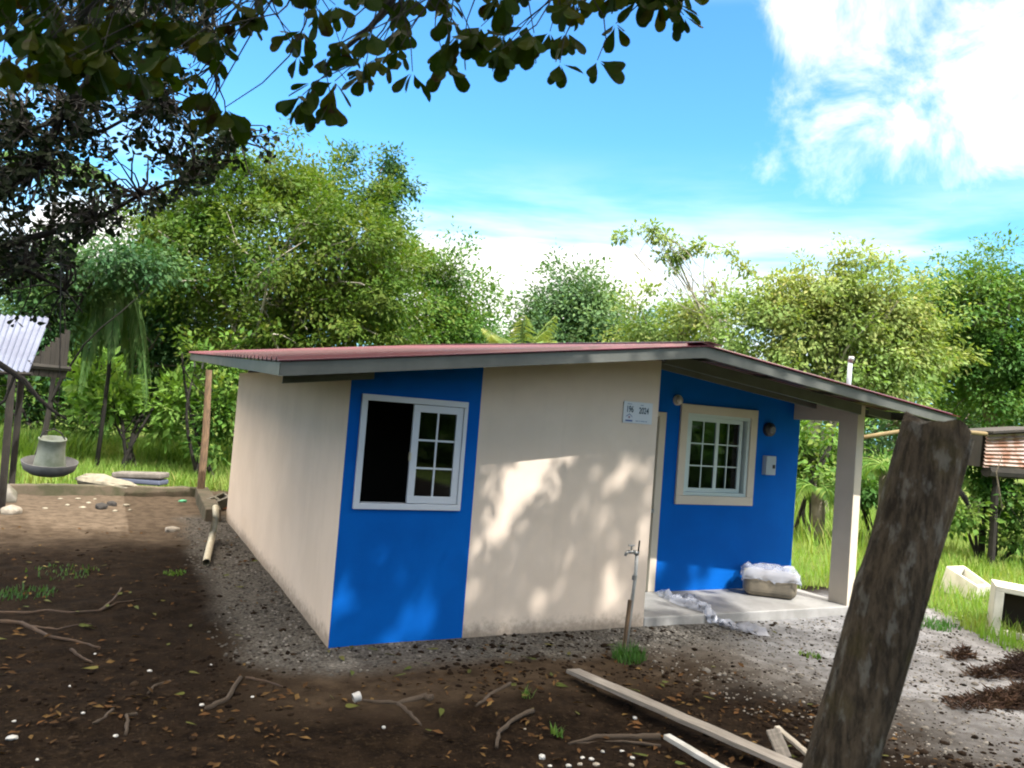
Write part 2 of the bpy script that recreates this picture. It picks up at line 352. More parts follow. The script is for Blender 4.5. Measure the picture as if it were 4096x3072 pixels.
def scatter(pos, dirs, nrm, length, width, shape=DIAMOND):
    """one leaf per row: starts at pos, runs along dirs, face normal about nrm"""
    sv, sf = shape; d = unit(dirs); s = unit(np.cross(d, nrm)); n = np.cross(s, d)
    L = np.broadcast_to(np.asarray(length, float), (len(pos),)); Wd = np.broadcast_to(np.asarray(width, float), (len(pos),))
    V = pos[:, None, :] + s[:, None, :]*(sv[None, :, 0:1]*Wd[:, None, None]) + d[:, None, :]*(sv[None, :, 1:2]*L[:, None, None]) + n[:, None, :]*(sv[None, :, 2:3]*L[:, None, None])
    F = (sf[None] + (np.arange(len(pos))*len(sv))[:, None, None]).reshape(-1, 3)
    return V.reshape(-1, 3), F
def ico():
    bm = bmesh.new(); bmesh.ops.create_icosphere(bm, subdivisions=1, radius=1.0)
    v = np.array([x.co[:] for x in bm.verts]); f = np.array([[q.index for q in p.verts] for p in bm.faces]); bm.free(); return v, f
IV, IF = ico()
def pebbles(pos, size, flat=0.65):
    n = len(pos); sc = size[:, None]*rng.uniform(.65, 1.25, (n, 3)); sc[:, 2] *= flat
    a = rng.uniform(0, 6.28, n); ca, sa = np.cos(a), np.sin(a)
    v = IV[None]*sc[:, None, :]*rng.uniform(.82, 1.15, (n, len(IV), 1))
    V = np.stack([v[:, :, 0]*ca[:, None]-v[:, :, 1]*sa[:, None], v[:, :, 0]*sa[:, None]+v[:, :, 1]*ca[:, None], v[:, :, 2]], -1)+pos[:, None, :]
    F = (IF[None]+(np.arange(n)*len(IV))[:, None, None]).reshape(-1, 3)
    return V.reshape(-1, 3), F

# cheap smooth value noise for shaping the ground and masks
_lat = rng.uniform(-1, 1, (64, 64))
def vnoise(x, y, s=1.0):
    x = np.asarray(x, float)*s+100; y = np.asarray(y, float)*s+100
    xi = np.floor(x).astype(int); yi = np.floor(y).astype(int); fx = x-xi; fy = y-yi
    fx = fx*fx*(3-2*fx); fy = fy*fy*(3-2*fy)
    g = lambda i, j: _lat[i % 64, j % 64]
    return (g(xi, yi)*(1-fx)+g(xi+1, yi)*fx)*(1-fy)+(g(xi, yi+1)*(1-fx)+g(xi+1, yi+1)*fx)*fy
def fbm(x, y, s=1.0, o=4):
    r = 0; a = 1.0
    for i in range(o): r = r+a*vnoise(x, y, s); s *= 2.07; a *= 0.5
    return r

# ------------------------------------------------------------------ ground
HX0, HX1, HY0, HY1 = 0.0, 6.16, 0.0, 6.7       # house footprint
def ground_h(x, y):
    h = 0.030*fbm(x, y, 0.9, 3)+0.012*fbm(x, y, 5.0, 2)
    dx = np.maximum(np.maximum(HX0-x, x-HX1), 0); dy = np.maximum(np.maximum(HY0-y, y-HY1), 0)
    d = np.hypot(dx, dy)
    h = h*np.clip(d/0.9, 0.25, 1.0)
    far = np.clip((np.hypot(x, y)-14)/20, 0, 1)
    return h+far*0.25*fbm(x, y, 0.12, 2)-0.012
def axis(lo, hi, step, ext, n):
    core = np.arange(lo, hi+1e-6, step); g = np.geomspace(step, ext, n)
    return np.concatenate([lo-np.cumsum(g)[::-1], core, hi+np.cumsum(g)])
gx = axis(-6.5, 9.5, 0.06, 90, 40); gy = axis(-5.0, 13, 0.06, 90, 40)
GX, GY = np.meshgrid(gx, gy)
V = np.stack([GX, GY, ground_h(GX, GY)], -1).reshape(-1, 3)
nx, ny = len(gx), len(gy); I = np.arange(nx*ny).reshape(ny, nx)
F = np.stack([I[:-1, :-1], I[:-1, 1:], I[1:, 1:], I[1:, :-1]], -1).reshape(-1, 4)
gm = bpy.data.materials.new('ground_earth'); gm.use_nodes = True
t = NT(gm.node_tree); b = t.n['Principled BSDF']; b.inputs['Roughness'].default_value = 0.95; b.inputs['Specular IOR Level'].default_value = 0.04
pos = t.new('ShaderNodeNewGeometry').outputs['Position']
sp = t.new('ShaderNodeSeparateXYZ'); t.link(pos, sp.inputs[0]); X, Y = sp.outputs[0], sp.outputs[1]
nA = t.noise(pos, 1.1, 5, 0.6); nB = t.noise(pos, 7.0, 6, 0.65); nC = t.noise(pos, 38.0, 5, 0.7); nD = t.noise(pos, 0.35, 3, 0.5)
earth = t.mix(t.ramp(nB, 0.35, 0.68), (0.0050, 0.0032, 0.0020), (0.0135, 0.0088, 0.0054))
earth = t.mix(t.ramp(nC, 0.52, 0.75), earth, (0.036, 0.025, 0.015))
# paler bare clay behind and to the left
clay = t.mix(t.ramp(nB, 0.3, 0.7), (0.058, 0.044, 0.031), (0.108, 0.084, 0.061))
wob = t.math('MULTIPLY', t.math('SUBTRACT', nA, 0.5), 3.0)
f_clay = t.math('MULTIPLY', t.ramp(t.math('ADD', Y, wob), 3.6, 6.4), t.ramp(t.math('ADD', X, wob), 1.2, -0.6))
c = t.mix(f_clay, earth, clay)
# front strip of greyish trodden soil before the house
soil = t.mix(t.ramp(nB, 0.3, 0.7), (0.050, 0.036, 0.023), (0.026, 0.018, 0.0115))
f_soil = t.math('MULTIPLY', t.ramp(t.math('ADD', Y, t.math('MULTIPLY', wob, .35)), -1.75, -1.25), t.ramp(Y, 0.9, 0.3))
f_soil = t.math('MULTIPLY', f_soil, t.ramp(X, -1.2, 0.0))
c = t.mix(f_soil, c, soil)
# sandy gravel yard to the right
sand = t.mix(t.ramp(nB, 0.36, 0.66), (0.24, 0.228, 0.21), (0.145, 0.135, 0.12))
sand = t.mix(t.ramp(nC, 0.60, 0.72), sand, (0.05, 0.042, 0.034))
sand2 = t.mix(t.ramp(nB, 0.34, 0.64), (0.215, 0.217, 0.224), (0.135, 0.134, 0.135))
sand2 = t.mix(t.ramp(nC, 0.62, 0.74), sand2, (0.07, 0.062, 0.052))
sand = t.mix(t.ramp(t.math('ADD', X, t.math('MULTIPLY', wob, .5)), 2.9, 4.2), sand, sand2)
dline = t.math('ADD', t.math('ADD', X, t.math('MULTIPLY', Y, 0.30)), t.math('MULTIPLY', wob, 0.55))
f_sand = t.math('MULTIPLY', t.ramp(dline, 2.0, 4.0), t.ramp(t.math('SUBTRACT', Y, t.math('MULTIPLY', wob, .3)), 1.3, 0.5))
c = t.mix(f_sand, c, sand)
# grey stone chips around the footprint
ax = t.math('MAXIMUM', t.math('SUBTRACT', 0.0, X), 0.0); ay = t.math('MAXIMUM', t.math('SUBTRACT', 0.0, Y), 0.0)
dd = t.math('SQRT', t.math('ADD', t.math('MULTIPLY', ax, ax), t.math('MULTIPLY', ay, ay)))
chips = t.mix(t.ramp(nC, 0.35, 0.68), (0.042, 0.039, 0.034), (0.125, 0.117, 0.104))
f_ch = t.math('MULTIPLY', t.ramp(t.math('ADD', dd, t.math('MULTIPLY', wob, 0.16)), 0.85, 0.5), t.ramp(X, 4.6, 3.4))
f_ch = t.math('MULTIPLY', f_ch, t.ramp(Y, 7.4, 6.7))
c = t.mix(t.math('MULTIPLY', f_ch, 0.9), c, chips)
# turf beyond
turf = t.mix(t.ramp(nB, 0.3, 0.7), (0.055, 0.095, 0.018), (0.095, 0.125, 0.030))
turf = t.mix(t.ramp(nA, 0.55, 0.75), turf, (0.11, 0.10, 0.045))
f_t1 = t.ramp(t.math('ADD', Y, t.math('MULTIPLY', wob, 0.3)), 10.2, 10.9)
f_t2 = t.math('MULTIPLY', t.ramp(X, 6.2, 6.7), t.math('MAXIMUM', t.ramp(t.math('ADD', Y, t.math('MULTIPLY', wob, .35)), 1.0, 1.6), t.ramp(t.math('ADD', t.math('SUBTRACT', X, t.math('MULTIPLY', Y, 0.62)), t.math('MULTIPLY', wob, .15)), 7.4, 7.75)))
f_t3 = t.math('MULTIPLY', t.ramp(t.math('ADD', X, wob), 10.5, 12.5), t.ramp(Y, -6, -3))
f_t = t.math('MAXIMUM', t.math('MAXIMUM', f_t1, f_t2), f_t3)
c = t.mix(f_t, c, turf)
t.link(c, b.inputs['Base Color'])
hgt = t.math('ADD', t.math('MULTIPLY', nB, 0.6), t.math('MULTIPLY', nC, 0.4))
t.link(t.bump(hgt, 0.8, 0.035), b.inputs['Normal'])
tag(mesh_np('ground', V, F, gm, smooth=True), kind='structure')

# ------------------------------------------------------------------ the house
house = thing('house', 'small blue and cream painted house with red metal roof and porch', 'house', (3.0, 3.3, 0))
RX0, RXP, RX1, RYF, RYB = -0.72, 3.03, 6.64, -0.80, 7.2
def roof_z(x, y):
    z = 2.237+0.1379*(x-RX0) if x <= RXP else 2.754-0.1080*(x-RXP)
    return z+0.043*(y-RYF)
XA, XB, XR, YD, SL = 1.189, 3.1485, 6.154, 0.98, 0.088
TH = 0.12
WX0, WX1, WZ0, WZ1 = 0.10, 1.062, 1.111, 2.068
def wall_y(x0, x1, y, yb, hole=None, below=0.10, z0=-0.06, flip=False):
    """wall facing -y between x0 and x1, top following the roof, optional rectangular hole"""
    m = MB(); T = lambda x: roof_z(x, y)-below
    def slab(xa, xb, za0, za1, zb0, zb1):    # za*: bottom at xa, xb ; zb*: top at xa, xb
        m.hexa([(xa, y, za0), (xb, y, za1), (xb, yb, za1), (xa, yb, za0), (xa, y, zb0), (xb, y, zb1), (xb, yb, zb1), (xa, yb, zb0)])
    xs = [x0] + ([RXP] if x0 < RXP < x1 and not hole else []) + [x1]
    if not hole:
        for a, b_ in zip(xs, xs[1:]): slab(a, b_, z0, z0, T(a), T(b_))
    else:
        a, b_, c_, d_ = hole
        slab(x0, a, z0, z0, T(x0), T(a)); slab(b_, x1, z0, z0, T(b_), T(x1)); slab(a, b_, z0, z0, c_, c_); slab(a, b_, d_, d_, T(a), T(b_))
    return m
tag(wall_y(0.003, XA, 0.0, TH, (WX0+.03, WX1-.03, WZ0+.03, WZ1-.03)).build('front_wall', M['blue'], house), 'bright blue front wall section around the sliding window')
tag(wall_y(XA, XB, 0.0, TH).build('front_wall', M['beige'], house), 'plain beige front wall section beside the porch')
# side and back walls
def wall_x(x, xb, y0, y1, below, z0=-0.06):
    m = MB(); T = lambda y: roof_z((x+xb)/2, y)-below
    m.hexa([(x, y0, z0), (xb, y0, z0), (xb, y1, z0), (x, y1, z0), (x, y0, T(y0)), (xb, y0, T(y0)), (xb, y1, T(y1)), (x, y1, T(y1))]); return m
m = MB(); m.hexa([(0, .004, -.06), (TH, .004, -.06), (TH, 6.69, -.06), (0, 6.69, -.06), (0, .004, 2.255), (TH, .004, 2.262), (TH, 6.69, 2.325), (0, 6.69, 2.318)])
m.build('side_wall', M['beige'], house)
wall_x(XB-TH, XB-.002, TH, YD, .10).build('porch_side_wall', M['beige'], house)
wall_x(XR-TH+.003, XR, YD+TH, 6.69, .12).build('side_wall', M['beige'], house)
wall_y(TH, XR-TH, 6.57, 6.685, None, .14).build('back_wall', M['beige'], house)
# porch back wall: window opening and doorway
TX0, TX1, TZ0, TZ1 = 4.212, 5.408, 1.103, 2.285        # outer edge of the cream surround
SUR = 0.105
m = MB(); T = lambda x: roof_z(x, YD)-0.02
y, yb = YD, YD+TH
def sl_(xa, xb, z0a, za, zb): m.hexa([(xa, y, z0a), (xb, y, z0a), (xb, yb, z0a), (xa, yb, z0a), (xa, y, za), (xb, y, zb), (xb, yb, zb), (xa, yb, za)])
hx0, hx1, hz0, hz1 = TX0+SUR, TX1-SUR, TZ0+SUR, TZ1-SUR
sl_(XB, 4.0, 2.165, T(XB), T(4.0)); sl_(4.0, hx0, SL-.05, T(4.0), T(hx0)); sl_(hx0, hx1, SL-.05, hz0, hz0); sl_(hx0, hx1, hz1, T(hx0), T(hx1)); sl_(hx1, XR, SL-.05, T(hx1), T(XR))
tag(m.build('porch_back_wall', M['blue'], house), 'blue wall at the back of the porch')
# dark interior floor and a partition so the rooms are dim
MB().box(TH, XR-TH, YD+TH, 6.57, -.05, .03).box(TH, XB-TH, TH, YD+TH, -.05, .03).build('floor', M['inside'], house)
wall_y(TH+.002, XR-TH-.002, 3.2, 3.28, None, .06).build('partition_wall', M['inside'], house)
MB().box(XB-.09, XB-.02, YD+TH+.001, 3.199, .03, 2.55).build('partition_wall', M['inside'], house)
# porch slab, pier, beam
MB().box(XB+.001, XR+.02, -.012, YD-.001, -.06, SL).build('porch_slab', M['tile'], house, bevel=.012)
m = MB(); m.hexa([(6.034, .0, SL-.06), (XR, .0, SL-.06), (XR, .27, SL-.06), (6.034, .27, SL-.06), (6.034, 0, roof_z(6.03, 0)-.03), (XR, 0, roof_z(XR, 0)-.03), (XR, .27, roof_z(XR, .27)-.03), (6.034, .27, roof_z(6.03, .27)-.03)])
m.build('porch_pillar', M['cream'], house, bevel=.006)
m = MB(); m.hexa([(6.037, .271, 2.222), (XR-.003, .271, 2.222), (XR-.003, YD-.001, 2.222), (6.037, YD-.001, 2.222), (6.037, .271, roof_z(6.03, .27)-.04), (XR-.003, .271, roof_z(XR, .27)-.04), (XR-.003, YD-.001, roof_z(XR, YD)-.04), (6.037, YD-.001, roof_z(6.03, YD)-.04)])
m.build('porch_beam', M['cream'], house)
# roof sheets: ribs run down the slope, one bay after another
def roof_sheet(xa, xb, ya, yb_):
    ys = []; y_ = ya
    while y_ < yb_-.01:
        for dy, dz in ((0, 0), (.075, 0), (.095, .024), (.125, .024), (.145, 0)): ys.append((y_+dy, dz))
        y_ += 0.20
    ys = [q for q in ys if q[0] < yb_]+[(yb_, 0)]
    V_, F_ = [], []
    for (yy, dz) in ys:
        for x_ in (xa, xb): V_.append((x_, yy, roof_z(x_, yy)+.004+dz))
    k = len(V_)
    for (yy, dz) in ys:
        for x_ in (xa, xb): V_.append((x_, yy, roof_z(x_, yy)-.004+dz))
    n_ = len(ys)
    for i in range(n_-1):
        F_.append((2*i, 2*i+1, 2*i+3, 2*i+2)); F_.append((k+2*i, k+2*i+2, k+2*i+3, k+2*i+1))
        F_.append((2*i, 2*i+2, k+2*i+2, k+2*i)); F_.append((2*i+1, k+2*i+1, k+2*i+3, 2*i+3))
    F_.append((0, k, k+1, 1)); e = 2*(n_-1); F_.append((e, e+1, k+e+1, k+e))
    mm = MB(); mm.add(V_, F_); return mm
# each bay of sheeting is its own piece
roof = MB(); 
for xa, xb in ((RX0-.02, RXP), (RXP, RX1+.02)):
    for i in range(8):
        ya = RYF-.03+i*1.0+(0.003 if i else 0); yb2 = min(RYF-.03+(i+1)*1.0, RYB)
        if ya < RYB: roof_sheet(xa, xb, ya, yb2).build('roof_sheet', M['red'], house)
m = MB()
for (xa, za, xb, zb) in ((RXP-.16, -.0, RXP, .0), (RXP, 0, RXP+.16, 0)):
    ya, yb2 = RYF-.035, RYB+.01; o_ = .034
    m.hexa([(xa, ya, roof_z(xa, ya)+o_), (xb, ya, roof_z(xb, ya)+o_), (xb, yb2, roof_z(xb, yb2)+o_), (xa, yb2, roof_z(xa, yb2)+o_),
            (xa, ya, roof_z(xa, ya)+o_+.006), (xb, ya, roof_z(xb, ya)+o_+.006), (xb, yb2, roof_z(xb, yb2)+o_+.006), (xa, yb2, roof_z(xa, yb2)+o_+.006)])
m.build('ridge_cap', M['red'], house)
# steel channels: verge rafters, inner rafters, eave purlins
def rafter(y_, xa, xb, top, h, name='rafter', depth=.05):
    m = MB()
    def bar(x1_, x2_, t1, h1, ya_, yb_):
        m.hexa([(x1_, ya_, roof_z(x1_, y_)-t1-h1), (x2_, ya_, roof_z(x2_, y_)-t1-h1), (x2_, yb_, roof_z(x2_, y_)-t1-h1), (x1_, yb_, roof_z(x1_, y_)-t1-h1),
                (x1_, ya_, roof_z(x1_, y_)-t1), (x2_, ya_, roof_z(x2_, y_)-t1), (x2_, yb_, roof_z(x2_, y_)-t1), (x1_, yb_, roof_z(x1_, y_)-t1)])
    for a, b_ in ((xa, min(xb, RXP)), (max(xa, RXP), xb)):
        if b_-a > .01:
            bar(a, b_, top, h, y_, y_+.006)                     # web
            bar(a, b_, top, .006, y_+.006, y_+depth); bar(a, b_, top+h-.006, .006, y_+.006, y_+depth)   # flanges
            bar(a, b_, top+.006, .018, y_+depth-.005, y_+depth)
    return m.build(name, M['galv'], house)
rafter(RYF, RX0, RX1, .012, .098, 'fascia')
rafter(-.045, RX0+.16, 0.18, .115, .085, 'rafter', .04)
rafter(-.045, XB+.01, 6.03, .035, .115, 'rafter', .04)
rafter(.62, XB+.01, RX1-.35, .035, .09, 'rafter', .04)
rafter(-.045, XR+.004, RX1-.10, .035, .09, 'rafter', .04)
rafter(7.05, RX0+.02, RX1-.02, .012, .098, 'fascia')
def purlin(x_, ya, yb2, top, h, s=1):
    z = lambda q: roof_z(x_, q)-top
    m = MB(); w = .045*s
    def bar(x1_, x2_, t1, h1):
        a, c2 = min(x1_, x2_), max(x1_, x2_)
        m.hexa([(a, ya, z(ya)-t1-h1), (c2, ya, z(ya)-t1-h1), (c2, yb2, z(yb2)-t1-h1), (a, yb2, z(yb2)-t1-h1), (a, ya, z(ya)-t1), (c2, ya, z(ya)-t1), (c2, yb2, z(yb2)-t1), (a, yb2, z(yb2)-t1)])
    bar(x_, x_+.006*s, 0, h); bar(x_+.006*s, x_+w, 0, .006); bar(x_+.006*s, x_+w, h-.006, .006)
    return m.build('purlin', M['galv'], house)
purlin(RX0+.002, RYF+.052, 7.04, .014, .094)
purlin(RX1-.002, RYF+.052, 7.04, .014, .094, -1)
for x_ in (.6, 1.5, 2.4, 3.6, 4.5, 5.4): purlin(x_, RYF+.052, 7.04, .002, .03)
for yy in (5.05, 6.35):                                        # strap ends hanging from the left eave
    m = MB().box(RX0+.01, RX0+.03, yy, yy+.02, roof_z(RX0, yy)-.20, roof_z(RX0, yy)-.11); m.build('eave_strap', M['pvc'], house)

# front sliding window: right sash closed, left half open
win = MB(); fw = .052; ya, yb2 = -.03, .075
win.box(WX0, WX1, ya, yb2, WZ0, WZ0+fw).box(WX0, WX1, ya, yb2, WZ1-fw, WZ1).box(WX0, WX0+fw, ya, yb2, WZ0+fw, WZ1-fw).box(WX1-fw*.7, WX1, ya, yb2, WZ0+fw, WZ1-fw)
win = win.build('window', M['white'], house, bevel=.004); tag(win, 'white sliding window pushed open on its left half')
sx0, sx1, sz0, sz1 = 0.562, WX1-fw*.7-.001, WZ0+fw+.004, WZ1-fw-.004; sw = .062; ysa, ysb = -.018, .012
s = MB(); s.box(sx0, sx1, ysa, ysb, sz0, sz0+sw).box(sx0, sx1, ysa, ysb, sz1-sw, sz1).box(sx0, sx0+sw, ysa, ysb, sz0+sw, sz1-sw).box(sx1-sw, sx1, ysa, ysb, sz0+sw, sz1-sw)
s.build('sash', M['white'], win, bevel=.003)
MB().box(WX0+fw+.002, WX0+fw+.014, .03, .06, WZ0+fw, WZ1-fw).build('track', M['steel'], win)
ix0, ix1, iz0, iz1 = sx0+sw, sx1-sw, sz0+sw, sz1-sw; mw = .016
xm = (ix0+ix1)/2; zz = [iz0+(iz1-iz0)*k/3 for k in range(4)]
bar = MB(); bar.box(xm-mw/2, xm+mw/2, -.010, .004, iz0, iz1)
for z_ in zz[1:3]: bar.box(ix0, xm-mw/2, -.010, .004, z_-mw/2, z_+mw/2).box(xm+mw/2, ix1, -.010, .004, z_-mw/2, z_+mw/2)
bar.build('glazing_bar', M['white'], win)
def pane(x0, x1, z0, z1, y_, par): MB().box(x0, x1, y_, y_+.004, z0, z1).build('pane', M['glass'], par)
for i in range(3):
    za, zb = zz[i]+(mw/2 if i else 0), zz[i+1]-(mw/2 if i < 2 else 0)
    pane(ix0, xm-mw/2, za, zb, -.004, win); pane(xm+mw/2, ix1, za, zb, -.004, win)
MB().box(sx0-.012, sx0+.004, -.028, -.004, 1.53, 1.60).build('latch', M['cond'], win)

# porch window: cream surround, pale frame, two sashes of six panes
sur = MB(); ya, yb2 = YD-.032, YD+.002
sur.box(TX0, TX1, ya, yb2, TZ0, TZ0+SUR).box(TX0, TX1, ya, yb2, TZ1-SUR, TZ1).box(TX0, TX0+SUR, ya, yb2, TZ0+SUR, TZ1-SUR).box(TX1-SUR, TX1, ya, yb2, TZ0+SUR, TZ1-SUR)
pw = sur.build('window', M['cream'], house, bevel=.006); tag(pw, 'porch window with cream surround and twelve small panes')
f = MB(); a0, a1, b0, b1 = TX0+SUR, TX1-SUR, TZ0+SUR, TZ1-SUR; fw = .04; ya, yb2 = YD-.012, YD+.075
f.box(a0, a1, ya, yb2, b0, b0+fw).box(a0, a1, ya, yb2, b1-fw, b1).box(a0, a0+fw, ya, yb2, b0+fw, b1-fw).box(a1-fw, a1, ya, yb2, b0+fw, b1-fw)
f.build('frame', M['porchwhite'], pw, bevel=.004)
def sash(x0, x1, z0, z1, y_):
    q = MB(); w = .048
    q.box(x0, x1, y_, y_+.03, z0, z0+w).box(x0, x1, y_, y_+.03, z1-w, z1).box(x0, x0+w, y_, y_+.03, z0+w, z1-w).box(x1-w, x1, y_, y_+.03, z0+w, z1-w)
    q.build('sash', M['porchwhite'], pw, bevel=.003)
    c0, c1, d0, d1 = x0+w, x1-w, z0+w, z1-w; xm_ = (c0+c1)/2; bw = .014; zs = [d0+(d1-d0)*k/3 for k in range(4)]
    g = MB().box(xm_-bw/2, xm_+bw/2, y_+.008, y_+.022, d0, d1)
    for z_ in zs[1:3]: g.box(c0, xm_-bw/2, y_+.008, y_+.022, z_-bw/2, z_+bw/2).box(xm_+bw/2, c1, y_+.008, y_+.022, z_-bw/2, z_+bw/2)
    g.build('glazing_bar', M['porchwhite'], pw)
    for i in range(3):
        za, zb = zs[i]+(bw/2 if i else 0), zs[i+1]-(bw/2 if i < 2 else 0)
        pane(c0, xm_-bw/2, za, zb, y_+.013, pw); pane(xm_+bw/2, c1, za, zb, y_+.013, pw)
xm = (a0+a1)/2
sash(a0+fw+.001, xm+.02, b0+fw+.001, b1-fw-.001, YD+.004); sash(xm-.02, a1-fw-.03, b0+fw+.001, b1-fw-.001, YD+.036)

# door, mostly hidden by the corner
door = MB().box(3.21, 3.905, YD+.025, YD+.065, SL+.004, 2.10)
door = door.build('door', M['porchwhite'], house); tag(door, 'pale front door seen edge on beside the corner')
m = MB(); m.box(3.91, 4.005, YD-.022, YD+.06, SL+.001, 2.16).box(XB+.002, 3.91, YD-.022, YD+.06, 2.105, 2.16); m.build('door_frame', M['cream'], door, bevel=.004)
m = MB()
for xx in (3.31, 3.60):
    for z0_, z1_ in ((.30, 1.00), (1.15, 1.95)): m.box(xx, xx+.22, YD+.012, YD+.026, z0_, z1_)
m.build('door_panel', M['porchwhite'], door, bevel=.004)
m = MB(); m.tube([(3.86, YD+.024, 1.02), (3.86, YD-.03, 1.02)], [.026, .018], 12); m.tube([(3.86, YD-.028, 1.02), (3.86, YD-.07, 1.02)], [.032, .024], 12); m.build('handle', M['steel'], door, smooth=True)

# wall fixtures on the porch wall
m = MB(); c_ = (4.155, YD, 2.315); m.tube([(c_[0], YD-.001, c_[2]), (c_[0], YD-.03, c_[2])], .062, 20); lampo = m.build('porch_light', M['cream'], house)
m = MB(); m.tube([(c_[0], YD-.03, c_[2]), (c_[0], YD-.055, c_[2]), (c_[0], YD-.075, c_[2])], [.052, .045, .012], 20); m.build('lamp_glass', M['lampglass'], lampo, smooth=True)
m = MB(); c_ = (5.61, YD, 2.062); m.tube([(c_[0], YD-.001, c_[2]), (c_[0], YD-.05, c_[2]), (c_[0], YD-.08, c_[2])], [.088, .085, .05], 20); mt = m.build('electric_meter', M['dark'], house, smooth=False)
m = MB(); m.tube([(c_[0], YD-.08, c_[2]), (c_[0], YD-.095, c_[2])], [.048, .04], 20); m.build('meter_face', M['feederdark'], mt)
mb = MB().box(5.55, 5.71, YD-.075, YD-.001, 1.498, 1.735).build('switch_box', M['box'], house, bevel=.006)
MB().box(5.655, 5.685, YD-.088, YD-.0755, 1.58, 1.625).build('switch', M['dark'], mb)
# mast above the roof on the right
pb = PL(3395, 1532, 1, .30); pt = PL(3401, 1448, 1, .30); z0 = roof_z(float(pb[0]), .3)-.02
m = MB(); m.tube([(pb[0], .3, z0), (pt[0], .3, pt[2])], .027, 12); mast = m.build('service_mast', M['box'], house, smooth=True)
m = MB(); m.tube([(pt[0], .3, pt[2]-.005), (pt[0]+.008, .29, pt[2]+.045), (pt[0]+.03, .27, pt[2]+.05)], [.034, .042, .02], 10); m.build('weather_head', M['steel'], mast, smooth=True)

# ------------------------------------------------------------------ number plate beside the porch
SLX, SRX, SBZ, STZ = 2.722, 3.068, 2.000, 2.212
plate = tag(MB().box(SLX, SRX, -.012, -.0015, SBZ, STZ).build('number_plate', M['signwhite']), 'white plate reading 196 and 2024 on the beige wall', 'sign')
def text(name, body, x, z, size, m, sx=.72, par=plate):
    cu = bpy.data.curves.new(name, 'FONT'); cu.body = body; cu.size = size; cu.extrude = .0006; cu.offset = size*0.018
    tmp = bpy.data.objects.new('tmp', cu); COL.objects.link(tmp)
    dg = bpy.context.evaluated_depsgraph_get(); me = bpy.data.meshes.new_from_object(tmp.evaluated_get(dg))
    bpy.data.objects.remove(tmp)
    me.materials.clear(); me.materials.append(m)
    me.transform(Matrix.Translation((x, -.0135, z)) @ Matrix.Rotation(math.pi/2, 4, 'X') @ Matrix.Diagonal((sx, 1, 1, 1)))
    o = bpy.data.objects.new(name, me); COL.objects.link(o); o.parent = par; return o
text('number', '196', SLX+.030, SBZ+.108, .088, M['ink'], .66)
text('year', '2024', SLX+.182, SBZ+.101, .088, M['ink'], .68)
MB().box(SLX+.04, SLX+.095, -.0135, -.0122, SBZ+.184, SBZ+.192).build('small_print', M['inkpale'], plate)
MB().box(SLX+.20, SLX+.235, -.0135, -.0122, SBZ+.179, SBZ+.188).build('small_print', M['inkpale'], plate)
em = MB(); ex, ez = SLX+.070, SBZ+.052
em.add([(ex-.038, -.0135, ez+.006), (ex-.038, -.0135, ez+.014), (ex, -.0135, ez+.042), (ex, -.0135, ez+.034), (ex+.038, -.0135, ez+.006), (ex+.038, -.0135, ez+.014)], [(0, 3, 2, 1), (3, 4, 5, 2)])
em.build('house_emblem', M['inkblue'], plate)
MB().tube([(ex, -.0125, ez+.006), (ex, -.0137, ez+.006)], .012, 10).build('emblem_dot', M['inkpink'], plate)
MB().box(ex-.042, ex+.042, -.0135, -.0122, ez-.036, ez-.021).build('emblem_bar', M['inkblue'], plate)
for k, (dx, w) in enumerate(((.0, .035), (.042, .014), (.062, .048), (.116, .022))): MB().box(SLX+.150+dx, SLX+.150+dx+w, -.0135, -.0122, SBZ+.020, SBZ+.030).build('small_print', M['inkpale'], plate)

# ------------------------------------------------------------------ box and plastic on the porch
bx = thing('cardboard_box', 'brown cardboard box standing at the blue porch wall, wrapped in plastic', 'box', (5.42, .60, SL), rot=(0, 0, math.radians(-40)))
m = MB(); x0, x1, y0, y1, h = -.30, .30, -.19, .19, .29
m.box(x0, x1, y0, y1, .001, h)
o = m.build('carton', M['card']); o.parent = bx; o.location = (0, 0, 0)
bv = o.modifiers.new('edge', 'BEVEL'); bv.width = .09; bv.segments = 5
m = MB(); m.box(x0-.002, x1+.002, -.03, .03, .06, h+.003); o = m.build('tape', M['cond']); o.parent = bx; o.scale = (1.004, 1, .985)
def crumple(nx_, ny_, fn):
    V_ = []; F_ = []
    for j in range(ny_):
        for i in range(nx_): V_.append(fn(i/(nx_-1), j/(ny_-1)))
    for j in range(ny_-1):
        for i in range(nx_-1): F_.append((j*nx_+i, j*nx_+i+1, (j+1)*nx_+i+1, (j+1)*nx_+i))
    q = MB(); q.add(V_, F_); return q
rc = random.Random(3)
def wrap(u, v):
    X_ = (u-.5)*1.0; Y_ = (v-.5)*.66; z = h+.025
    ox = max(abs(X_)-.31, 0)*(.75 if X_ > 0 else 1.25); oy = max(abs(Y_)-.20, 0); o_ = ox+oy
    X_ = max(-.32, min(.32, X_)); Y_ = max(-.21, min(.21, Y_))
    z -= o_*1.3
    if o_ < .01: z += rc.uniform(-.01, .035)
    return (X_+rc.uniform(-.014, .014)*(1 if o_ < .01 else 1.2), Y_+rc.uniform(-.014, .014), max(z, h-.09+rc.uniform(-.03, .03)))
o = crumple(24, 16, wrap).build('plastic_cover', M['film'], smooth=True); o.parent = bx; tag(o, 'crumpled clear plastic lying over the carton')
